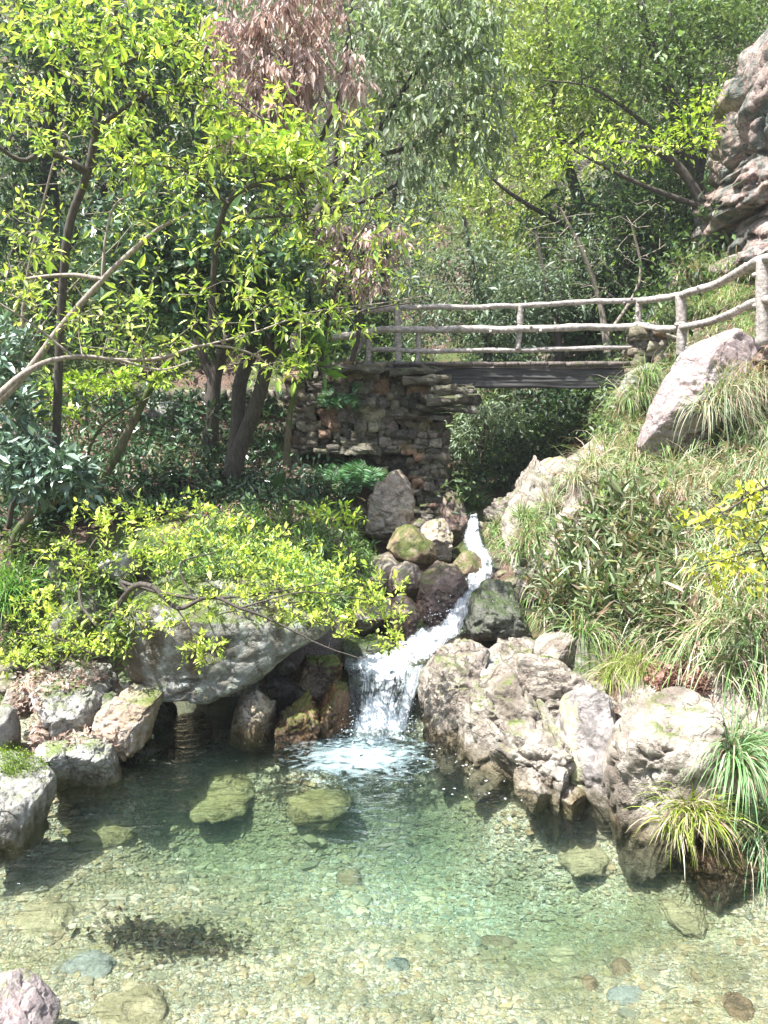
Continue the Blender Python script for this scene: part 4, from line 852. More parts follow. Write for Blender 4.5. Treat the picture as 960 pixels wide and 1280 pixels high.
# --- left: bright spring-leaf trees
tree('lime_leaf_tree', 'slender dark-stemmed tree with bright lime spring leaves at the upper left', 'tree',
 [[(70, 560, 8.2, .045), (75, 420, 8.1, .042), (85, 290, 7.9, .04), (110, 215, 7.8, .038), (125, 130, 7.7, .034), (140, 40, 7.6, .03), (150, -60, 7.6, .025)],
  [(110, 215, 7.8, .04), (60, 190, 7.6, .03), (25, 200, 7.4, .02), (-30, 160, 7.2, .015)], [(120, 160, 7.7, .025), (180, 120, 7.4, .02), (250, 105, 7.1, .012), (330, 150, 6.9, .008)], [(130, 90, 7.7, .02), (200, 60, 7.4, .014), (260, 40, 7.2, .008)]],
 [(150, 25, 7.4, 120, 38, .7, 105), (190, 100, 7.3, 110, 60, .7, 50), (100, 160, 7.2, 90, 50, .6, 40), (210, 45, 7.2, 60, 40, .5, 45), (90, 60, 7.2, 90, 35, .5, 45), (65, 125, 6.9, 50, 40, .4, 30), (240, 100, 7.1, 60, 40, .4, 24), (60, 15, 7.2, 80, 30, .5, 40), (270, 170, 7., 40, 40, .3, 18), (20, 130, 7.2, 30, 40, .4, 14)], 21, (.066, .36), 7, LIMEV, droop=.35, spread=.05, wig=.16)
tree('lime_leaf_tree', 'second lime-leaved tree whose arching limb crosses in front of the dark glossy evergreen', 'tree',
 [[(262, 430, 7.6, .035), (268, 330, 7.4, .03), (275, 280, 7.2, .027), (292, 245, 7.1, .024), (330, 228, 7., .018), (390, 215, 6.9, .011), (440, 190, 6.9, .006)], [(275, 280, 7.2, .016), (330, 272, 7.1, .012), (400, 268, 7., .008), (470, 262, 7., .005)], [(285, 255, 7.1, .014), (235, 215, 7., .01), (170, 205, 7., .007), (110, 210, 7., .005)]],
 [(350, 200, 6.9, 55, 28, .35, 70), (365, 180, 7, 45, 22, .3, 40), (300, 170, 7, 50, 35, .3, 28), (200, 205, 7., 90, 32, .35, 62), (160, 165, 7., 40, 18, .3, 20), (410, 195, 6.9, 50, 45, .4, 24), (450, 165, 6.9, 30, 40, .3, 14), (280, 145, 7., 35, 40, .3, 16), (350, 290, 6.9, 60, 28, .4, 22), (480, 290, 6.9, 30, 40, .3, 10), (265, 115, 7, 25, 25, .3, 10), (250, 250, 7, 120, 60, .6, 45), (400, 240, 6.9, 80, 60, .5, 34), (330, 130, 7, 90, 40, .4, 24), (330, 340, 7, 110, 50, .5, 30), (450, 240, 6.9, 50, 50, .4, 18)], 22, (.066, .36), 7, LIMEV, droop=.35, spread=.05, wig=.15)
tree('lime_leaf_tree', 'pale curved branch with sparse lime leaves reaching from the left edge towards the bridge', 'tree',
 [[(-60, 560, 5.6, .027), (0, 492, 5.9, .025), (45, 458, 6.1, .022), (92, 446, 6.3, .02), (150, 450, 6.5, .017), (200, 448, 6.6, .018), (255, 432, 6.7, .013), (310, 440, 6.8, .01), (345, 462, 6.9, .006), (380, 470, 6.9, .004)],
  [(150, 450, 6.5, .012), (200, 462, 6.5, .008), (240, 452, 6.5, .005)], [(255, 432, 6.7, .01), (320, 415, 6.8, .008), (390, 390, 6.9, .006), (470, 380, 6.9, .005), (540, 368, 6.9, .003)], [(92, 446, 6.3, .012), (45, 408, 6.2, .01), (0, 380, 6.1, .008)]],
 [(330, 455, 6.8, 55, 22, .3, 16), (385, 425, 6.9, 30, 30, .3, 10), (270, 410, 6.8, 70, 25, .3, 16), (370, 385, 6.9, 90, 30, .3, 22), (425, 330, 6.9, 40, 30, .3, 10), (30, 360, 6.2, 45, 28, .3, 22), (190, 430, 6.6, 60, 18, .3, 12), (55, 300, 6.3, 50, 30, .3, 12), (375, 460, 6.9, 18, 22, .2, 8), (250, 360, 6.8, 130, 50, .5, 36), (120, 400, 6.5, 90, 40, .5, 30), (440, 400, 6.9, 60, 30, .3, 16)], 23, (.066, .36), 6, LIMEV, bark='bark_pale', droop=.3, spread=.05, wig=.2)
tree('bare_branch_tree', 'pale forked branch with few leaves slanting up at the left', 'tree',
 [[(-20, 520, 7., .036), (30, 470, 7., .032), (75, 410, 7., .028), (128, 350, 7., .024), (170, 310, 7., .024), (200, 285, 7., .018), (235, 268, 7., .01)], [(128, 350, 7., .024), (95, 344, 7., .02), (52, 346, 7., .015), (10, 352, 7., .009)], [(128, 350, 7., .016), (132, 300, 7., .012), (150, 250, 7., .008), (220, 240, 7, .005)]],
 [(150, 270, 7., 90, 40, .4, 14), (20, 260, 7., 50, 60, .4, 14), (235, 255, 7., 20, 14, .2, 5)], 24, (.065, .4), 7, LIMEV, bark='bark_pale', spread=.05, wig=.22)
# --- dark evergreen in the centre left
tree('glossy_evergreen', 'rounded evergreen with dark glossy blue-green leaves in the left centre', 'tree',
 [[(285, 606, 9.7, .13), (300, 560, 9.7, .1), (322, 500, 9.6, .09), (335, 440, 9.5, .08), (330, 370, 9.4, .06), (310, 300, 9.4, .03)], [(285, 606, 9.7, .09), (296, 540, 9.85, .09), (300, 480, 9.9, .09), (315, 430, 9.9, .08), (300, 370, 9.8, .04), (260, 320, 9.6, .02)], [(322, 480, 9.6, .04), (365, 410, 9.4, .03), (390, 370, 9.3, .02)]],
 [(235, 320, 9.1, 95, 60, .7, 170), (200, 350, 9.1, 90, 40, .6, 110), (300, 330, 9.2, 80, 60, .7, 130), (330, 390, 9.2, 60, 35, .5, 70), (180, 270, 9.2, 70, 50, .6, 70), (250, 400, 9.2, 90, 30, .5, 70), (370, 350, 9.3, 40, 60, .5, 50), (130, 330, 9.3, 40, 50, .5, 40)], 25, (.095, .5), 11, CAM, 'leaf_gloss', 'bark', droop=.1, spread=.09, curl=.05)
tree('dark_leaning_tree', 'dark leaning twin trunks with sparse shade leaves left of the glossy evergreen', 'tree',
 [[(262, 560, 10.8, .12), (265, 500, 10.8, .11), (272, 455, 10.8, .09), (292, 410, 10.7, .07), (320, 340, 10.6, .05), (355, 260, 10.5, .04)], [(268, 480, 10.8, .07), (248, 430, 10.8, .06), (235, 370, 10.8, .04), (225, 280, 10.6, .03)]],
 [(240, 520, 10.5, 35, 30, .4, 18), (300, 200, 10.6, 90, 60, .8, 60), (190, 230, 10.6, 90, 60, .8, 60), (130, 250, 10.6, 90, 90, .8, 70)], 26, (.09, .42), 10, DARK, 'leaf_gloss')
tree('young_tree', 'thin reddish sapling stem in front of the abutment wall', 'tree',
 [[(358, 580, 9.6, .045), (360, 540, 9.5, .04), (366, 500, 9.5, .035), (382, 460, 9.4, .03), (395, 400, 9.3, .022), (405, 340, 9.2, .012)]],
 [(390, 430, 9.2, 28, 45, .3, 22), (345, 380, 9.3, 30, 40, .3, 16), (372, 450, 9.2, 22, 16, .2, 8)], 27, (.12, .4), 7, ((.13, .27, .04), (.2, .36, .06), (.1, .22, .04)), bark='bark_moss', droop=.3)
tree('mossy_leaning_tree', 'thin moss-covered leaning trunk in the left middle', 'tree',
 [[(112, 650, 8.8, .06), (118, 620, 8.8, .055), (150, 560, 8.8, .05), (175, 510, 8.8, .045), (200, 465, 8.7, .035), (225, 440, 8.7, .02)], [(112, 640, 8.8, .025), (108, 580, 8.8, .02), (130, 530, 8.7, .018), (190, 495, 8.7, .008)]],
 [(110, 480, 8.6, 65, 16, .4, 60), (180, 470, 8.6, 60, 18, .4, 40), (70, 500, 8.6, 40, 30, .4, 22)], 28, (.07, .4), 6, LIME2, bark='bark_moss', spread=.05)
tree('mossy_leaning_tree', 'crooked moss-covered root-like stem at the far left', 'tree',
 [[(15, 680, 7.9, .05), (25, 660, 7.9, .048), (50, 635, 7.9, .045), (85, 620, 7.9, .035), (120, 600, 7.9, .02)]], [(60, 600, 7.9, 40, 18, .2, 6)], 29, (.07, .4), 5, MID, bark='bark_moss')
# --- withered branches
tree('withered_tree', 'tree with drooping withered brown leaves at the top left of centre', 'tree',
 [[(375, 455, 11.4, .09), (380, 340, 11.3, .08), (375, 230, 11., .06), (350, 130, 10.6, .05), (330, 20, 10.4, .035), (320, -80, 10.4, .02)], [(375, 230, 11., .04), (420, 130, 10.8, .03), (440, 60, 10.6, .02)]],
 [(300, 40, 10.3, 45, 55, .5, 60), (365, 50, 10.3, 50, 75, .6, 95), (320, 115, 10.2, 60, 40, .5, 70), (370, 110, 10.3, 40, 45, .5, 50), (435, 105, 10.3, 25, 35, .4, 24), (330, 170, 10.2, 60, 30, .4, 26), (390, -10, 10.4, 60, 40, .5, 40)], 31, (.11, .26), 15, DEAD, 'dead', droop=1.3, up=-.2, spread=.1)
tree('withered_tree', 'small tangle of withered brown leaves above the left end of the railing', 'tree',
 [[(440, 452, 10.9, .04), (450, 400, 10.8, .03), (440, 340, 10.6, .02), (430, 280, 10.5, .012)]],
 [(425, 320, 10.4, 45, 45, .4, 45), (470, 300, 10.4, 35, 35, .4, 28), (410, 290, 10.4, 30, 25, .3, 16), (455, 350, 10.4, 30, 25, .3, 16)], 32, (.1, .26), 13, DEAD, 'dead', droop=1.1, up=-.2, spread=.1)
# --- pale weeping tree, top centre
tree('pale_drooping_tree', 'tall tree with long drooping pale green sprays at the top centre', 'tree',
 [[(372, 440, 12.6, .13), (385, 300, 12.4, .11), (415, 245, 12.2, .09), (450, 200, 12., .07), (500, 120, 11.8, .045), (560, 30, 11.6, .025)], [(415, 245, 12.2, .05), (425, 120, 12., .04), (440, 0, 11.8, .03)], [(450, 200, 12., .04), (520, 180, 11.8, .03), (590, 140, 11.6, .02)], [(400, 270, 12.3, .04), (480, 240, 12., .03), (520, 205, 11.9, .02)]],
 [(470, 60, 11.6, 70, 60, .8, 110), (540, 60, 11.4, 80, 70, .8, 150), (600, 90, 11.4, 45, 60, .6, 80), (560, 150, 11.4, 80, 45, .7, 90), (470, 160, 11.6, 60, 50, .6, 60), (520, 210, 11.6, 70, 25, .5, 36), (600, 190, 11.4, 40, 35, .5, 34), (500, -20, 11.6, 130, 40, .8, 100), (590, 10, 11.4, 50, 50, .6, 60)], 33, (.1, .38), 9, PALE, 'leaf', 'bark', droop=.9, up=-.2, spread=.13)
tree('bare_tree', 'veil of thin bare grey twigs at the left edge above the pale branch', 'tree', [[(20, 560, 8.6, .03), (25, 450, 8.5, .025), (35, 340, 8.4, .02), (60, 230, 8.3, .014), (90, 120, 8.2, .008)], [(25, 450, 8.5, .015), (80, 370, 8.4, .01), (150, 300, 8.3, .007)]],
 [(50, 330, 8.3, 70, 110, .5, 110), (120, 400, 8.3, 70, 60, .4, 50), (150, 230, 8.2, 90, 90, .5, 60)], 34, (.05, .4), 2, LIMEV, bark='bark_pale', twig=.0025, spread=.04, wig=.25)
tree('bare_tree', 'wiry half-bare tree with dark twigs crossing above the left end of the railing', 'tree', [[(400, 470, 9.6, .03), (410, 400, 9.5, .025), (430, 330, 9.4, .018), (470, 260, 9.2, .01)], [(410, 400, 9.5, .015), (470, 385, 9.3, .01), (540, 375, 9.2, .006)], [(430, 330, 9.4, .012), (380, 270, 9.2, .008), (330, 240, 9, .006)]],
 [(470, 350, 9.2, 80, 60, .5, 80), (420, 260, 9.2, 80, 70, .5, 80), (520, 300, 9.2, 60, 60, .4, 30)], 35, (.055, .4), 3, LIMEV, bark='bark', twig=.0025, spread=.05, wig=.25)
# --- right-hand woodland
def bgtree(name, label, tr, bl, seed, pal, leaf=(.1, .5), per=14, **k): return tree(name, label, 'tree', tr, bl, seed, leaf, per, pal, tpl=LEAF4, **{**dict(droop=.2, spread=.22, seg=.4, twig=.006, wig=.18), **k})
bgtree('broadleaf_tree', 'fine-twigged yellow-green tree above the middle of the bridge', [[(760, 400, 17, .16), (740, 300, 16.8, .13), (705, 190, 16.5, .1), (690, 90, 16.2, .06), (680, -20, 16, .03)], [(740, 300, 16.8, .06), (650, 250, 16.2, .04), (600, 210, 16, .02)], [(705, 190, 16.5, .06), (780, 120, 16.2, .03)]],
 [(700, 90, 15.8, 70, 50, 1., 130), (660, 170, 15.8, 55, 45, .9, 80), (740, 150, 15.8, 60, 40, .9, 80), (690, 20, 15.8, 80, 45, 1., 100), (640, 100, 16, 40, 60, .8, 60)], 41, YEL)
bgtree('broadleaf_tree', 'bushy tree with light yellow-green sprays right of the pale drooping tree', [[(700, 420, 19, .14), (680, 320, 18.8, .1), (660, 250, 18.6, .07), (640, 160, 18.4, .04)]],
 [(665, 240, 18, 70, 45, 1., 110), (620, 290, 18, 50, 40, .9, 80), (700, 290, 18, 50, 40, .9, 60), (650, 330, 17.8, 60, 35, .8, 70), (600, 240, 18.4, 40, 50, .8, 50)], 42, YEL)
bgtree('broadleaf_tree', 'dark-trunked tree forking left of the cliff top', [[(884, 330, 14.2, .15), (872, 240, 14.2, .13), (850, 150, 14.1, .1), (815, 60, 14, .07), (790, -30, 14, .05)], [(872, 240, 14.2, .07), (880, 150, 14.3, .06), (845, 60, 14.3, .05), (835, -30, 14.2, .04)], [(860, 200, 14.2, .05), (800, 150, 14, .035), (740, 110, 13.8, .02), (680, 100, 13.6, .01)]],
 [(800, 90, 13.8, 80, 50, .9, 100), (860, 60, 13.8, 60, 60, .9, 90), (790, 10, 13.8, 90, 40, .9, 90), (740, 60, 13.8, 40, 40, .8, 40), (900, 10, 13.6, 60, 35, .7, 50), (860, 130, 13.9, 30, 25, .6, 24)], 43, MID, (.09, .45))
bgtree('broadleaf_tree', 'tree with an arching limb and lime tips in front of the shade right of centre', [[(905, 350, 13, .12), (880, 260, 13, .09), (840, 200, 13, .06), (790, 180, 13, .04), (750, 178, 13, .02)], [(880, 260, 13, .05), (800, 230, 12.9, .035), (740, 200, 12.8, .02), (690, 170, 12.8, .01)]],
 [(850, 175, 12.8, 45, 16, .5, 34), (770, 190, 12.8, 60, 22, .6, 40), (870, 135, 12.9, 30, 22, .5, 20), (690, 200, 12.8, 40, 25, .5, 18)], 44, LIME2, (.085, .45), per=10)
bgtree('broadleaf_tree', 'grey-green small-leaved tree behind the left half of the bridge railing', [[(610, 470, 15.6, .1), (605, 400, 15.5, .08), (590, 330, 15.4, .05), (580, 270, 15.4, .03)]],
 [(590, 330, 15.2, 55, 40, .8, 90), (560, 400, 15, 60, 40, .8, 100), (620, 390, 15, 50, 50, .8, 90), (640, 440, 14.8, 50, 30, .7, 50), (520, 350, 15.2, 40, 40, .7, 50)], 45, GREY, (.1, .38))
bgtree('broadleaf_tree', 'dull green tree behind the middle railing post', [[(700, 470, 15, .09), (695, 400, 15, .07), (680, 340, 15, .05), (670, 290, 15, .03)]],
 [(660, 350, 14.8, 50, 40, .7, 80), (700, 380, 14.8, 50, 35, .7, 60), (640, 400, 14.8, 35, 30, .6, 40), (730, 320, 15, 45, 35, .7, 50)], 46, GREY, (.09, .38))
bgtree('bare_tree', 'tangle of bare grey twigs in the dark hollow above the right of the bridge', [[(760, 440, 14, .07), (750, 380, 14, .05), (730, 320, 13.9, .04), (700, 260, 13.8, .02)], [(760, 420, 14, .04), (800, 350, 13.9, .03), (790, 280, 13.8, .02)]],
 [(760, 330, 13.6, 80, 60, .8, 70), (700, 310, 13.6, 60, 60, .8, 40), (800, 280, 13.6, 40, 40, .6, 24)], 47, MID, (.08, .4), per=3, bark='bark_pale')
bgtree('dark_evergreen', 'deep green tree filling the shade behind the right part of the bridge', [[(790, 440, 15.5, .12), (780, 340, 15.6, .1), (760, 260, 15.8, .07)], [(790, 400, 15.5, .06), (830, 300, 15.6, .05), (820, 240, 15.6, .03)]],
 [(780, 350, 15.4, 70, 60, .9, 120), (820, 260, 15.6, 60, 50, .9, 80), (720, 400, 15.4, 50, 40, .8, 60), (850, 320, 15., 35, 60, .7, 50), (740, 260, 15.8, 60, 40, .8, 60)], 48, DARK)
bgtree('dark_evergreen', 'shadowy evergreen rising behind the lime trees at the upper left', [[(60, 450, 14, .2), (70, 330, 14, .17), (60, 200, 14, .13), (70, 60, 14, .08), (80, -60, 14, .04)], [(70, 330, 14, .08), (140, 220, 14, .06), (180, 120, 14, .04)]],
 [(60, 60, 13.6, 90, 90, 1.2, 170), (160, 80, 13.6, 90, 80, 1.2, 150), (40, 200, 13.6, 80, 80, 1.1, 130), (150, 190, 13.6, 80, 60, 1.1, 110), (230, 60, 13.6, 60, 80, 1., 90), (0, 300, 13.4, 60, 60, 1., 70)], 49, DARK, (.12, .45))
bgtree('dark_evergreen', 'evergreen in shade directly behind the glossy evergreen', [[(230, 450, 15, .2), (240, 330, 15, .17), (250, 200, 15, .12), (260, 60, 15, .06)]],
 [(240, 180, 14.6, 90, 80, 1.2, 150), (300, 260, 14.6, 90, 60, 1.1, 120), (160, 300, 14.6, 90, 60, 1.1, 110), (330, 180, 14.8, 70, 60, 1., 90), (100, 360, 14.4, 70, 50, 1., 70), (380, 300, 14.8, 50, 60, .9, 60)], 50, MID, (.12, .42))
bgtree('broadleaf_tree', 'grey-green tree filling the gap above the left end of the bridge', [[(480, 450, 16, .13), (480, 350, 16, .1), (490, 260, 16, .07), (500, 180, 16, .04)]],
 [(480, 290, 15.8, 60, 50, 1., 90), (520, 240, 15.8, 50, 50, .9, 70), (440, 240, 15.8, 50, 60, .9, 70), (470, 380, 15.6, 60, 35, .8, 60), (430, 400, 15.4, 50, 35, .8, 40)], 51, GREY, (.1, .4))
bgtree('broadleaf_tree', 'sunlit mid-green tree at the top right between the cliff and the yellow-green trees', [[(760, 330, 21, .16), (770, 200, 21, .13), (780, 80, 21, .08), (790, -40, 21, .04)]],
 [(760, 130, 20.5, 60, 50, 1.2, 90), (800, 40, 20.5, 80, 60, 1.3, 130), (730, 20, 20.5, 60, 60, 1.2, 100), (850, 0, 20.5, 70, 50, 1.2, 90)], 52, MID, (.12, .45))
bgtree('broadleaf_tree', 'tall hazy green tree at the top between the pale drooping tree and the woodland', [[(600, 400, 26, .2), (610, 250, 26, .16), (620, 100, 26, .1), (630, -40, 26, .05)]],
 [(620, 60, 25.5, 60, 60, 1.6, 110), (600, 180, 25.5, 60, 50, 1.6, 100), (640, -10, 25.5, 70, 40, 1.6, 80), (560, 250, 25.5, 50, 50, 1.5, 80)], 53, YEL, (.15, .45))
bgtree('shrub', 'pale arching shrub seen through the opening beneath the bridge', [[(600, 590, 14, .03), (605, 540, 13.9, .02), (610, 505, 13.8, .012)]],
 [(610, 515, 13.6, 50, 20, .5, 60), (580, 545, 13.6, 30, 25, .4, 40), (640, 530, 13.6, 30, 20, .4, 30)], 54, ((.26, .34, .24), (.34, .42, .32), (.2, .28, .16)), (.13, .22), per=10, droop=.6)
bgtree('shrub', 'dark shrub in the gully beneath the bridge', [[(680, 590, 13.5, .03), (675, 550, 13.4, .02)]],
 [(660, 570, 13., 50, 22, .5, 60), (620, 590, 12.8, 40, 16, .4, 40), (720, 530, 13.4, 40, 25, .5, 50), (590, 600, 12.8, 25, 14, .3, 20), (690, 500, 14, 50, 20, .5, 40)], 55, DARK, (.08, .45), per=12)
bgtree('broadleaf_tree', 'leafy tree leaning out above the cliff top', [[(900, 60, 16, .1), (880, 0, 16, .07), (860, -60, 16, .05)]],
 [(880, 20, 15.6, 60, 40, .8, 90), (930, 0, 15, 50, 40, .8, 70), (850, 80, 16, 35, 50, .7, 60), (900, -40, 15.5, 90, 40, .8, 60)], 57, MID, (.1, .45))
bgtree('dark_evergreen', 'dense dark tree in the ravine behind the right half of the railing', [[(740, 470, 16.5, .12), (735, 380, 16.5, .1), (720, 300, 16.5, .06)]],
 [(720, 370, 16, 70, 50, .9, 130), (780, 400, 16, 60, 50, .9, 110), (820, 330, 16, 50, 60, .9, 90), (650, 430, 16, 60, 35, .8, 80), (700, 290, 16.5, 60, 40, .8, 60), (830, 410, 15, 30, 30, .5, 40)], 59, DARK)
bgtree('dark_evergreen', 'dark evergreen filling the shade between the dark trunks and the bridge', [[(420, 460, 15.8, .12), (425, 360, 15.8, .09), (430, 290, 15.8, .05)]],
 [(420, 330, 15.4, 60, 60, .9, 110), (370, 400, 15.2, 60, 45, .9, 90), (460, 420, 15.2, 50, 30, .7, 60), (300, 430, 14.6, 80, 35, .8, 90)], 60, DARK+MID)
bgtree('shrub', 'bushy undergrowth shrub in front of the slope left of the cliff', [[(850, 330, 14.6, .05), (840, 270, 14.6, .03)]],
 [(845, 250, 14.4, 35, 50, .6, 80), (820, 180, 15, 40, 50, .7, 70), (860, 310, 14., 25, 30, .5, 40), (790, 250, 15, 40, 50, .7, 60)], 58, MID+DARK, (.09, .45))
# --- far woods as one mass
rs = np.random.RandomState(77); N = 15000; yy = 16+rs.rand(N)**.8*70; xx = rs.uniform(-1, 1, N)*(yy*.62+4)
keep = ~((np.abs(xx/yy-.1) < .06) & (yy < 24)); xx, yy = xx[keep], yy[keep]; N = len(xx); hz = height(xx, yy)
hh = rs.uniform(.2, 5.5, N); per = 26; sp = np.clip(yy/24, .7, 2.2)
cc = np.stack([xx, yy, hz+hh], 1); cl = unit(rs.normal(size=(N, per, 3)))*rs.rand(N, per, 1)**.5*np.array([.8, .8, .5])*sp[:, None, None]
P = (cc[:, None]+cl).reshape(-1, 3); D = unit(rs.normal(size=P.shape)+np.array([0, -.2, .1]))
tone = palette(((.08, .14, .04), (.15, .21, .08), (.045, .075, .03), (.2, .26, .11), (.12, .17, .09), (.1, .09, .05)), N, rs, .25)
C = np.repeat(tone, per, 0)*np.exp(rs.normal(0, .25, (N*per, 1))); L = np.repeat(.12*sp, per)*np.exp(rs.normal(0, .2, N*per))
V, Fc, Cc = leaves(P, D, L, .5, C, rs, LEAF4); tag(obj('far_woods', V, Fc, M['leaf'], colors=np.clip(Cc, 0, .6), smooth=False), 'distant wooded slopes closing the valley', kind='stuff')
# ------------------------------------------------------------------ shrubs near the pool
tree('lime_shrub', 'spreading shrub with dark stems and bright lime young leaves over the huge boulder', 'shrub',
 [[(128, 800, 6.1, .026), (140, 770, 6., .024), (165, 735, 5.85, .022), (190, 733, 5.75, .02), (222, 760, 5.7, .017), (262, 746, 5.65, .014), (300, 760, 5.6, .012), (345, 778, 5.6, .009), (400, 806, 5.6, .006), (452, 824, 5.6, .004)],
  [(150, 727, 5.9, .016), (215, 744, 5.8, .014), (262, 748, 5.75, .012), (330, 742, 5.75, .009), (400, 730, 5.8, .005)], [(240, 745, 5.8, .009), (225, 705, 5.9, .007), (270, 690, 6., .005)], [(128, 790, 6.1, .018), (100, 750, 6.3, .013), (110, 690, 6.5, .01), (150, 640, 6.6, .006)], [(140, 770, 6., .012), (130, 820, 6., .009), (80, 800, 6., .007), (20, 790, 6., .005)], [(222, 760, 5.7, .01), (240, 790, 5.65, .007), (260, 830, 5.6, .004)], [(300, 760, 5.6, .009), (380, 740, 5.7, .006), (460, 750, 5.8, .004)]],
 [(160, 645, 6.5, 75, 30, .3, 61), (100, 700, 6.4, 60, 35, .3, 40), (200, 690, 6.2, 70, 40, .3, 61), (280, 680, 6.1, 80, 40, .3, 61), (360, 700, 6., 80, 40, .3, 81), (430, 730, 5.95, 60, 45, .25, 61), (480, 750, 5.9, 40, 40, .2, 37), (300, 745, 5.75, 110, 25, .2, 51), (400, 775, 5.75, 80, 25, .15, 47), (255, 815, 5.65, 35, 35, .15, 30), (190, 770, 5.75, 60, 20, .2, 24), (60, 770, 6.2, 60, 50, .25, 54), (30, 820, 6.1, 40, 25, .2, 34), (90, 790, 6.1, 70, 35, .2, 40), (490, 800, 5.8, 25, 20, .15, 13), (250, 640, 6.7, 60, 25, .3, 27), (140, 800, 5.95, 50, 22, .2, 20)], 61, (.036, .42), 10, LIMES, spread=.035, up=.6, droop=0, seg=.1, twig=.002, wig=.14, parts=('stem', 'foliage'))
tree('pale_leaf_shrub', 'shrub with broad pale blue-green leaves at the left edge halfway up', 'shrub',
 [[(10, 660, 8., .03), (20, 620, 7.9, .025), (50, 580, 7.8, .015)]], [(50, 590, 7.6, 65, 40, .4, 110), (20, 560, 7.6, 40, 30, .4, 50), (95, 600, 7.6, 30, 30, .3, 30), (10, 500, 7.8, 40, 50, .4, 50), (15, 440, 8, 30, 40, .4, 30)], 62, (.1, .4), 9, ((.14, .22, .16), (.1, .17, .1), (.22, .3, .25)), 'leaf_gloss', spread=.07, parts=('stem', 'foliage'))
tree('yellow_leaf_spray', 'spray of glowing yellow-green leaves hanging in at the right edge', 'shrub',
 [[(1050, 560, 5.4, .02), (1000, 590, 5.3, .015), (955, 610, 5.2, .01), (905, 640, 5.2, .006), (860, 665, 5.2, .003)], [(1050, 620, 5.4, .015), (1000, 680, 5.2, .01), (940, 690, 5.2, .006), (870, 712, 5.2, .003)]],
 [(930, 615, 5.2, 40, 24, .25, 20), (890, 650, 5.2, 45, 14, .25, 20), (950, 660, 5.2, 25, 30, .15, 12), (910, 705, 5.2, 62, 16, .25, 26), (950, 730, 5.2, 20, 16, .1, 6), (885, 735, 5.2, 30, 12, .1, 6)], 63, (.06, .48), 4, ((.6, .62, .06), (.42, .52, .06), (.66, .66, .16)), spread=.04, droop=.2, parts=('stem', 'foliage'), root=W(1050, 560, 5.4))
tree('small_shrub', 'low dark green shrub with thin stems on the leaf litter below the abutment', 'shrub',
 [[(345, 640, 8.6, .01), (350, 610, 8.6, .007), (355, 590, 8.6, .004)]], [(350, 605, 8.5, 30, 16, .3, 24), (330, 625, 8.4, 30, 12, .3, 16), (385, 600, 8.6, 30, 16, .3, 18)], 64, (.075, .4), 7, DARK, 'leaf_gloss', parts=('stem', 'foliage'))
tree('small_shrub', 'lime-tipped sprig standing at the right end of the leaf litter', 'shrub',
 [[(425, 690, 7.8, .008), (430, 660, 7.7, .006), (440, 630, 7.7, .003)]], [(435, 645, 7.6, 25, 20, .15, 16), (400, 640, 7.7, 25, 18, .2, 12)], 65, (.055, .4), 7, LIME, spread=.03, up=.6, parts=('stem', 'foliage'))
# ------------------------------------------------------------------ grass, ferns, ground cover
def blades(P, D0, L, w, C, rs, n=6, droop=1.2, tipc=None):
    """curved grass blades: start along D0, then bend down"""
    N = len(P); d = unit(D0); side = unit(np.cross(d, rs.normal(size=d.shape))); p = P.copy(); Vs, Cs = [], []
    for k in range(n+1):
        t = k/n; ww = (w*(1-t)**.6*(.6+.8*min(1, t*3)) if k < n else w*0+.0003)[:, None]
        Vs += [p-side*ww, p+side*ww]; c = C if tipc is None else C*(1-t**1.5)+tipc*t**1.5; Cs += [c, c]
        p = p+d*(L/n)[:, None]; d = unit(d+np.array([0, 0, -1.])*(droop/n)[:, None]+rs.normal(0, .04, d.shape))
    V = np.stack(Vs, 1).reshape(-1, 3); Cc = np.stack(Cs, 1).reshape(-1, 3); k = np.arange(n)*2
    f = np.stack([k, k+1, k+3, k+2], 1)
    return V, (f[None]+(np.arange(N)*2*(n+1))[:, None, None]).reshape(-1, 4).astype(np.int32), Cc
GREEN = ((.17, .3, .08), (.25, .4, .14), (.1, .2, .05), (.32, .44, .22)); STRAW = ((.5, .42, .28), (.44, .34, .26), (.56, .5, .38), (.36, .24, .19))
SILV = ((.3, .38, .24), (.36, .42, .3), (.2, .3, .12))
def tuft(base, n, L, rs, pal=GREEN, straw=.35, out=.8, droop=2.2, w=.0045, rad=.08, lean=(0, -.35, 0)):
    a = rs.uniform(0, 2*math.pi, n); o = np.stack([np.cos(a), np.sin(a), 0*a], 1); P = base+o*rad*rs.rand(n, 1)
    D = o*out*rs.rand(n, 1)+np.array([0, 0, 1.])+np.array(lean)+rs.normal(0, .12, (n, 3))
    isd = rs.rand(n) < straw; C = np.where(isd[:, None], palette(STRAW, n, rs, .2), palette(pal, n, rs, .2))
    tip = np.where((rs.rand(n) < .3)[:, None], C*.5+np.array([.4, .34, .22])*.5, C)
    return blades(P, D, L*rs.uniform(.55, 1.15, n), w*rs.uniform(.6, 1.3, n), C, rs, 6, droop*rs.uniform(.7, 1.4, n), tip)
def tuft_obj(label, spots, seed, n, L, name='grass_tuft', **k):
    rs = np.random.RandomState(seed); parts = []; b0 = None
    for px, py in spots:
        h = hit(px, py)
        if h is None: continue
        L_ = L*1.3
        if b0 is None: b0 = h[0]
        parts.append(tuft(h[0]+np.array([0, 0, -.01]), int(n*1.3), L_, rs, **k))
    V, Fs, C = merge(parts); tag(obj(name, V, Fs, M['grass'], colors=C, smooth=True, loc=b0), label, 'grass tuft')
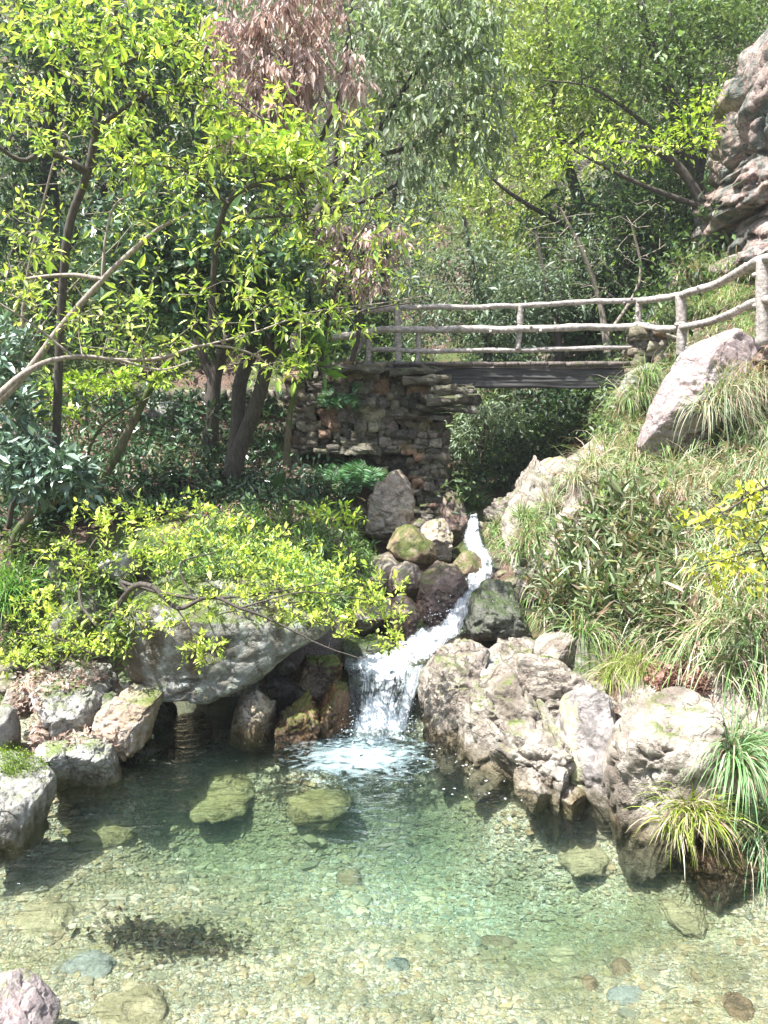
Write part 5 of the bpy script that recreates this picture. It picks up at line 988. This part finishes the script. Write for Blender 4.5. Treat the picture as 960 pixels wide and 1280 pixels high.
T = [
 ('big shaggy tuft of long grass hanging over the bank right of the pink boulder', [(885, 522), (905, 505), (930, 495), (950, 490)], 150, .62, dict(straw=.4, droop=3., pal=SILV)),
 ('shaggy grass tuft spilling down left of the pink boulder', [(800, 500), (785, 510), (810, 480)], 150, .5, dict(straw=.35, droop=2.6)),
 ('bleached grass tuft hanging below the pink boulder', [(760, 580), (790, 580), (740, 590)], 130, .55, dict(straw=.55, droop=2.8)),
 ('green grass tuft in the middle of the right bank below the bridge rock', [(820, 585), (840, 600), (800, 600)], 120, .5, dict(straw=.3, droop=2.4)),
 ('long bleached tuft above the yellow leaf spray', [(850, 640), (870, 620), (835, 630)], 130, .6, dict(straw=.6, droop=2.8, pal=SILV)),
 ('tuft of arching grass left of the yellow leaf spray', [(800, 680), (820, 670)], 130, .5, dict(straw=.35, droop=2.4)),
 ('pale grass tuft at the head of the smooth slab', [(700, 620), (720, 605), (690, 640)], 100, .42, dict(straw=.5, droop=2.4, pal=SILV)),
 ('grass tuft drooping beside the head of the cascade', [(660, 680), (650, 695), (672, 665)], 110, .38, dict(straw=.35, droop=2.4)),
 ('green grass tuft on the ribbed bedrock', [(655, 650)], 120, .3, dict(straw=.1, droop=2.)),
 ('arching grass tuft above the broken rock stack', [(740, 785), (728, 795), (755, 800)], 80, .4, dict(straw=.25, droop=2.4)),
 ('round grass cushion with straw skirt above the stained chute', [(780, 840), (765, 850), (800, 842)], 190, .32, dict(straw=.3, droop=2.4, w=.003, pal=((.22, .34, .05), (.3, .4, .1)))),
 ('long hanging tuft at the right edge above the shore', [(900, 800), (930, 790), (950, 810), (880, 815)], 170, .55, dict(straw=.45, droop=2.8)),
 ('green hanging grass tuft right of the big white boulder', [(925, 965), (945, 960), (915, 950)], 150, .45, dict(straw=.15, droop=2.6, pal=((.2, .36, .16), (.14, .28, .1), (.3, .42, .25)))),
 ('yellowish grass clump on the moss beside the wet brown rock', [(860, 1020), (845, 1035), (880, 1025)], 120, .28, dict(straw=.35, droop=2.2, pal=((.3, .38, .05), (.2, .3, .05)))),
 ('grey-green tuft at the lower right picture edge', [(955, 1060), (940, 1065), (975, 1050)], 150, .4, dict(straw=.2, droop=2.6, pal=((.2, .36, .16), (.3, .42, .25)))),
 ('bright green grass clump at the left picture edge', [(10, 760), (25, 750), (5, 745)], 150, .42, dict(straw=.02, droop=1.8, pal=((.14, .34, .06), (.2, .42, .1)))),
 ('tall grass hanging down the right bank between the yellow spray and the pale rock', [(900, 740), (940, 740), (870, 750)], 150, .6, dict(straw=.5, droop=3.)),
 ('small tuft growing on the blue-grey rock beneath the bridge end', [(770, 530), (790, 540)], 90, .35, dict(straw=.6, droop=2.4)),
 ('grass tuft behind the right railing below the cliff', [(878, 395)], 220, .45, dict(straw=.3, droop=2.4)),
 ('grass tuft hanging from the cliff foot', [(862, 345), (858, 350)], 80, .5, dict(straw=.6, droop=3.)),
 ('small green grass tuft beneath the bridge beside the stream', [(585, 628), (600, 632)], 70, .3, dict(straw=.1, droop=1.8)),
]
for k, (lab, sp, n, L, kw) in enumerate(T): tuft_obj(lab, sp, 200+k, n, L, **kw)
tops = {}
def inpoly(p, poly):
    c = False; n = len(poly)
    for i in range(n):
        (x1, y1), (x2, y2) = poly[i], poly[i-1]
        if (y1 > p[1]) != (y2 > p[1]) and p[0] < (x2-x1)*(p[1]-y1)/(y2-y1)+x1: c = not c
    return c
def scatter(poly, n, seed, only=None, avoid=()):
    rs = random.Random(seed); xs, ys = [p[0] for p in poly], [p[1] for p in poly]; out = []; tries = 0
    while len(out) < n and tries < n*12:
        tries += 1; p = (rs.uniform(min(xs), max(xs)), rs.uniform(min(ys), max(ys)))
        if not inpoly(p, poly): continue
        h = hit(*p, dx=rs.uniform(-.5, .5)*0, dz=0)
        if h is None or h[2] in PINKB or (only and not h[2].startswith(only)) or (avoid and h[2].startswith(avoid)) or h[0][2] < .04: continue
        out.append((h[0], h[1]))
    return np.array([o[0] for o in out]), np.array([o[1] for o in out])
PINKB = {o.name for o in bpy.data.objects if any(k in str(o.get('label', '')) for k in ('pink-purple', 'slab', 'ribbed pink', 'tan rock shoulder', 'rock edge', 'bedrock slope', 'stained', 'blue-grey rock', 'big white'))}
SOLID = ('ground', 'rock', 'boulder')
BANK = [(690, 580), (760, 560), (840, 570), (960, 520), (980, 860), (860, 840), (760, 800), (700, 790), (660, 740), (640, 700)]
# bamboo-like broad blades on the right bank
def cover(name, label, poly, n, seed, per, L, wid, pal, mat='leaf', up=.5, spread=.1, lift=.05, droop=0., only=SOLID, var=.25, tpl=LEAF6, curl=.15):
    P, Nn = scatter(poly, n, seed, only); rs = np.random.RandomState(seed); N = len(P)*per
    B = np.repeat(P, per, 0)+rs.normal(0, spread*.5, (N, 3))+np.repeat(Nn, per, 0)*lift*rs.rand(N, 1)+np.array([0, 0, 1])*lift*rs.rand(N, 1)
    D = unit(rs.normal(size=(N, 3))+np.repeat(Nn, per, 0)*.6+np.array([0, -.2, up])); D[:, 2] -= droop
    C = palette(pal, N, rs, var)*np.repeat(np.exp(rs.normal(0, .15, len(P))), per)[:, None]
    V, Fc, Cc = leaves(B, unit(D), L*np.exp(rs.normal(0, .25, N)), wid, np.clip(C, 0, .8), rs, tpl, curl=curl)
    tag(obj(name, V, Fc, M[mat], colors=Cc, smooth=False), label, kind='stuff')
SASA = ((.15, .22, .09), (.26, .33, .18), (.07, .12, .04), (.42, .46, .32), (.3, .23, .17), (.1, .17, .06), (.18, .12, .08))
cover('undergrowth', 'bamboo-like leafy cover on the right bank', [(650, 680), (700, 640), (770, 640), (850, 660), (860, 830), (760, 800), (700, 790), (660, 760)], 420, 301, 10, .15, .19, SASA, up=.5, spread=.1, lift=.28)
cover('undergrowth', 'thin leafy cover between the grass of the upper right bank', [(740, 560), (960, 500), (960, 860), (860, 840), (850, 640), (740, 620)], 260, 302, 7, .12, .24, SASA+((.06, .12, .03),), up=.4, spread=.12, lift=.12)
def grasscover(name, label, poly, n, seed, per, L, pal, straw, droop=2.4, w=.0045, rad=.05):
    P, Nn = scatter(poly, n, seed, SOLID); rs = np.random.RandomState(seed); N = len(P)*per; zz_ = np.repeat(1+.6*noise(P*1.5), per)
    B = np.repeat(P, per, 0)+rs.normal(0, rad, (N, 3)); L = L*zz_; D = rs.normal(0, .45, (N, 3))+np.array([0, -.45, 1.]); isd = rs.rand(N) < straw
    C = np.where(isd[:, None], palette(STRAW, N, rs), palette(pal, N, rs)); C = C*np.repeat(np.exp(rs.normal(0, .2, len(P))), per)[:, None]
    V, Fc, Cc = blades(B, D, L*rs.uniform(.5, 1.2, N), w*rs.uniform(.7, 1.3, N), np.clip(C, 0, .8), rs, 5, droop*rs.uniform(.7, 1.4, N))
    tag(obj(name, V, Fc, M['grass'], colors=Cc), label, kind='stuff')
grasscover('grass', 'long drooping grass over the right bank', BANK, 150, 303, 75, .55, GREEN+SILV, .35, 3.1)
grasscover('grass', 'short grass around the cascade head and beneath the bridge', [(600, 660), (640, 600), (740, 540), (790, 480), (800, 560), (700, 640), (650, 720)], 160, 304, 16, .22, GREEN, .3)
grasscover('grass', 'grass on the slope beneath the cliff', [(800, 480), (800, 430), (860, 340), (890, 330), (955, 330), (955, 430), (850, 460)], 220, 305, 16, .3, GREEN, .4)
# left bank cover
cover('undergrowth', 'narrow-leaved green cover on top of the huge boulder', [(270, 650), (430, 640), (470, 690), (470, 760), (400, 770), (330, 720), (200, 735), (180, 700)], 700, 306, 8, .085, .22, ((.2, .34, .1), (.28, .42, .14), (.14, .26, .06), (.3, .4, .24)), up=.7, spread=.07, lift=.1)
cover('undergrowth', 'dark low plants on the shaded left bank', [(0, 480), (370, 500), (440, 600), (430, 650), (260, 640), (0, 680)], 1300, 307, 8, .09, .4, DARK+((.12, .2, .1),), 'leaf_gloss', up=.5, spread=.12, lift=.12, only=SOLID+('retaining',))
cover('undergrowth', 'mixed plants along the left edge above the shore rocks', [(0, 680), (160, 690), (180, 780), (150, 835), (0, 840)], 450, 308, 6, .08, .3, MID+((.25, .38, .06),), up=.6, spread=.1, lift=.12)
cover('undergrowth', 'green plants in the gully beyond the bridge', [(550, 500), (790, 480), (760, 560), (640, 640), (560, 640)], 450, 309, 7, .09, .4, MID+GREY[:2], up=.5, spread=.2, lift=.25)
cover('undergrowth', 'plants on the slopes just behind the bridge', [(0, 330), (420, 330), (520, 380), (900, 300), (880, 440), (520, 450), (0, 480)], 1500, 310, 8, .12, .4, MID+DARK, up=.5, spread=.4, lift=.6, tpl=LEAF4)
rs = np.random.RandomState(91); q = np.array([G(205+rs.normal(0, 42), 1108+rs.normal(0, 11)) for _ in range(700)]); q[:, 2] = height(q[:, 0], q[:, 1])+.015+rs.rand(700)*.03
V, Fc, Cc = leaves(q, unit(rs.normal(size=(700, 3))*np.array([1, 1, .25])), .045*np.exp(rs.normal(0, .3, 700)), .4, palette(((.05, .04, .02), (.09, .06, .03), (.03, .03, .015)), 700, rs), rs)
tag(obj('leaf_litter', V, Fc, M['dead'], colors=Cc, smooth=False), 'dark patch of sunken leaves on the pool bed', kind='stuff')
def slopecover(name, label, x0, x1, y0, y1, n, seed, per, L, pal, lift):
    rs = np.random.RandomState(seed); x, y = rs.uniform(x0, x1, n), rs.uniform(y0, y1, n); z = height(x, y); ok = ~((np.abs(x-1.) < 1.2) & (z < 1.6)); x, y, z = x[ok], y[ok], z[ok]; n = len(x)
    P = np.repeat(np.stack([x, y, z+rs.rand(n)**2*lift], 1), per, 0)+rs.normal(0, .13, (n*per, 3)); D = unit(rs.normal(size=P.shape)+np.array([0, -.3, .5]))
    C = palette(pal, n*per, rs)*np.repeat(np.exp(rs.normal(0, .3, n)), per)[:, None]
    V, Fc, Cc = leaves(P, D, L*np.exp(rs.normal(0, .3, n*per)), .42, np.clip(C, 0, .7), rs, LEAF4); tag(obj(name, V, Fc, M['leaf'], colors=Cc, smooth=False), label, kind='stuff')
slopecover('undergrowth', 'bushy cover on the slope right of the ravine', 2.2, 10, 12.2, 24, 4200, 501, 14, .11, MID+DARK, .9)
slopecover('undergrowth', 'bushy cover on the slope left of the ravine', -12, 1., 12.6, 24, 4200, 502, 14, .11, MID+DARK, .9)
# leaf litter
cover('leaf_litter', 'fallen brown leaves on the left bank', [(240, 560), (420, 600), (450, 670), (400, 690), (250, 665), (60, 560), (60, 480), (200, 520)], 900, 311, 4, .07, .4, DEAD+((.4, .24, .2),), 'dead', up=-.3, spread=.1, lift=.02, droop=.2)
cover('leaf_litter', 'fallen brown leaves on the right bank shelf', [(800, 840), (880, 840), (880, 885), (820, 895), (800, 870)], 260, 312, 5, .05, .42, ((.34, .2, .16), (.28, .16, .13), (.42, .28, .22)), 'dead', up=-.2, spread=.06, lift=.02)
cover('leaf_litter', 'fallen brown leaves on the left shore rocks', [(20, 825), (120, 830), (140, 850), (60, 870), (60, 925), (150, 905), (140, 930), (40, 935), (10, 880)], 200, 313, 4, .045, .42, DEAD, 'dead', up=-.2, spread=.05, lift=.01)
cover('moss', 'bright moss cushions on the left shore', [(0, 930), (40, 935), (60, 960), (20, 975), (0, 965)], 120, 314, 25, .011, .5, ((.2, .3, .03), (.12, .2, .02)), up=.8, spread=.03, lift=.008)
# ferns
def fern(label, px, py, n, L, seed, hang=1.6):
    rs = np.random.RandomState(seed); h = hit(px, py); b0 = h[0]; P_, D_, L_, C_ = [], [], [], []; stems = []
    e = empty('fern', b0, label, 'fern')
    for k in range(n):
        d = unit(np.array([rs.normal(0, .8), -rs.uniform(.5, 1.), rs.uniform(-.1, .5)])); p = b0+np.array([rs.normal(0, .12), -.02, rs.normal(0, .06)]); pts = [p]; l = L*rs.uniform(.7, 1.1)
        for s in range(14):
            p = p+d*l/14; pts.append(p); d = unit(d+np.array([0, 0, -hang/14]))
            sd = unit(np.cross(d, np.array([0, -1., .3]))); pl = l*.3*math.sin(math.pi*min(1, (s+2.5)/16))+.01
            for sg in (-1, 1): P_.append(p); D_.append(sd*sg+d*.45); L_.append(pl); C_.append(palette(((.1, .24, .1), (.15, .3, .14), (.08, .18, .08)), 1, rs, .15)[0])
        stems.append(tube(np.array(pts), .003, 4))
    V, Fs, _ = merge(stems); obj('stem', V, Fs, M['bark_moss'], e)
    V, Fc, Cc = leaves(np.array(P_), np.array(D_), np.array(L_), .32, np.array(C_), rs); obj('frond', V, Fc, M['leaf'], e, colors=Cc, smooth=False)
fern('small hanging fern on the upper face of the abutment wall', 422, 492, 14, .32, 401)
fern('large drooping fern on the mossy ledge at the foot of the abutment', 448, 590, 26, .45, 402)
fern('second fern left of the large drooping fern', 415, 590, 12, .35, 403)
# ------------------------------------------------------------------ light
sdir = Vector((-.38, -.22, .90)).normalized(); sun_el = math.asin(sdir.z)   # towards the sun: high, from the left
sl = bpy.data.lights.new('sun', 'SUN'); sl.energy = 4.8; sl.angle = R(.6); sl.color = (1, .975, .94)
so = bpy.data.objects.new('sun', sl); col.objects.link(so); so.rotation_euler = sdir.to_track_quat('Z', 'Y').to_euler()
w = bpy.data.worlds.new('World'); sc.world = w; w.use_nodes = True; t = w.node_tree; t.nodes.clear()
sk = t.nodes.new('ShaderNodeTexSky'); sk.sky_type = 'NISHITA'; sk.sun_disc = False; sk.sun_elevation = sun_el
sk.sun_rotation = math.atan2(sdir.x, sdir.y); sk.air_density = 1.; sk.dust_density = 2.5
bg = t.nodes.new('ShaderNodeBackground'); bg.inputs[1].default_value = .1; t.links.new(sk.outputs[0], bg.inputs[0])
wo = t.nodes.new('ShaderNodeOutputWorld'); t.links.new(bg.outputs[0], wo.inputs[0])
# haze
hm = NB('haze_air'); HZ = hm.out(vol=hm.n('ShaderNodeVolumePrincipled', {'Color': (.93, .96, 1, 1), 'Density': .0012, 'Anisotropy': .2}).outputs[0])
v0, f0 = rcube(1, 0.); tag(obj('haze', v0*np.array([115, 110, 80])+np.array([0, 45, 60]), f0, HZ), 'thin valley haze', kind='stuff')
sc.view_settings.view_transform = 'Standard'; sc.view_settings.look = 'None'; sc.view_settings.exposure = 1.9; sc.view_settings.gamma = 1
c = sc.cycles; c.max_bounces = 8; c.diffuse_bounces = 3; c.glossy_bounces = 3; c.transmission_bounces = 4; c.transparent_max_bounces = 12; c.volume_bounces = 0
c.use_denoising = True; c.sample_clamp_indirect = 6; c.caustics_reflective = False; c.caustics_refractive = False
for o in bpy.data.objects:
    if '_o' in o: del o['_o']
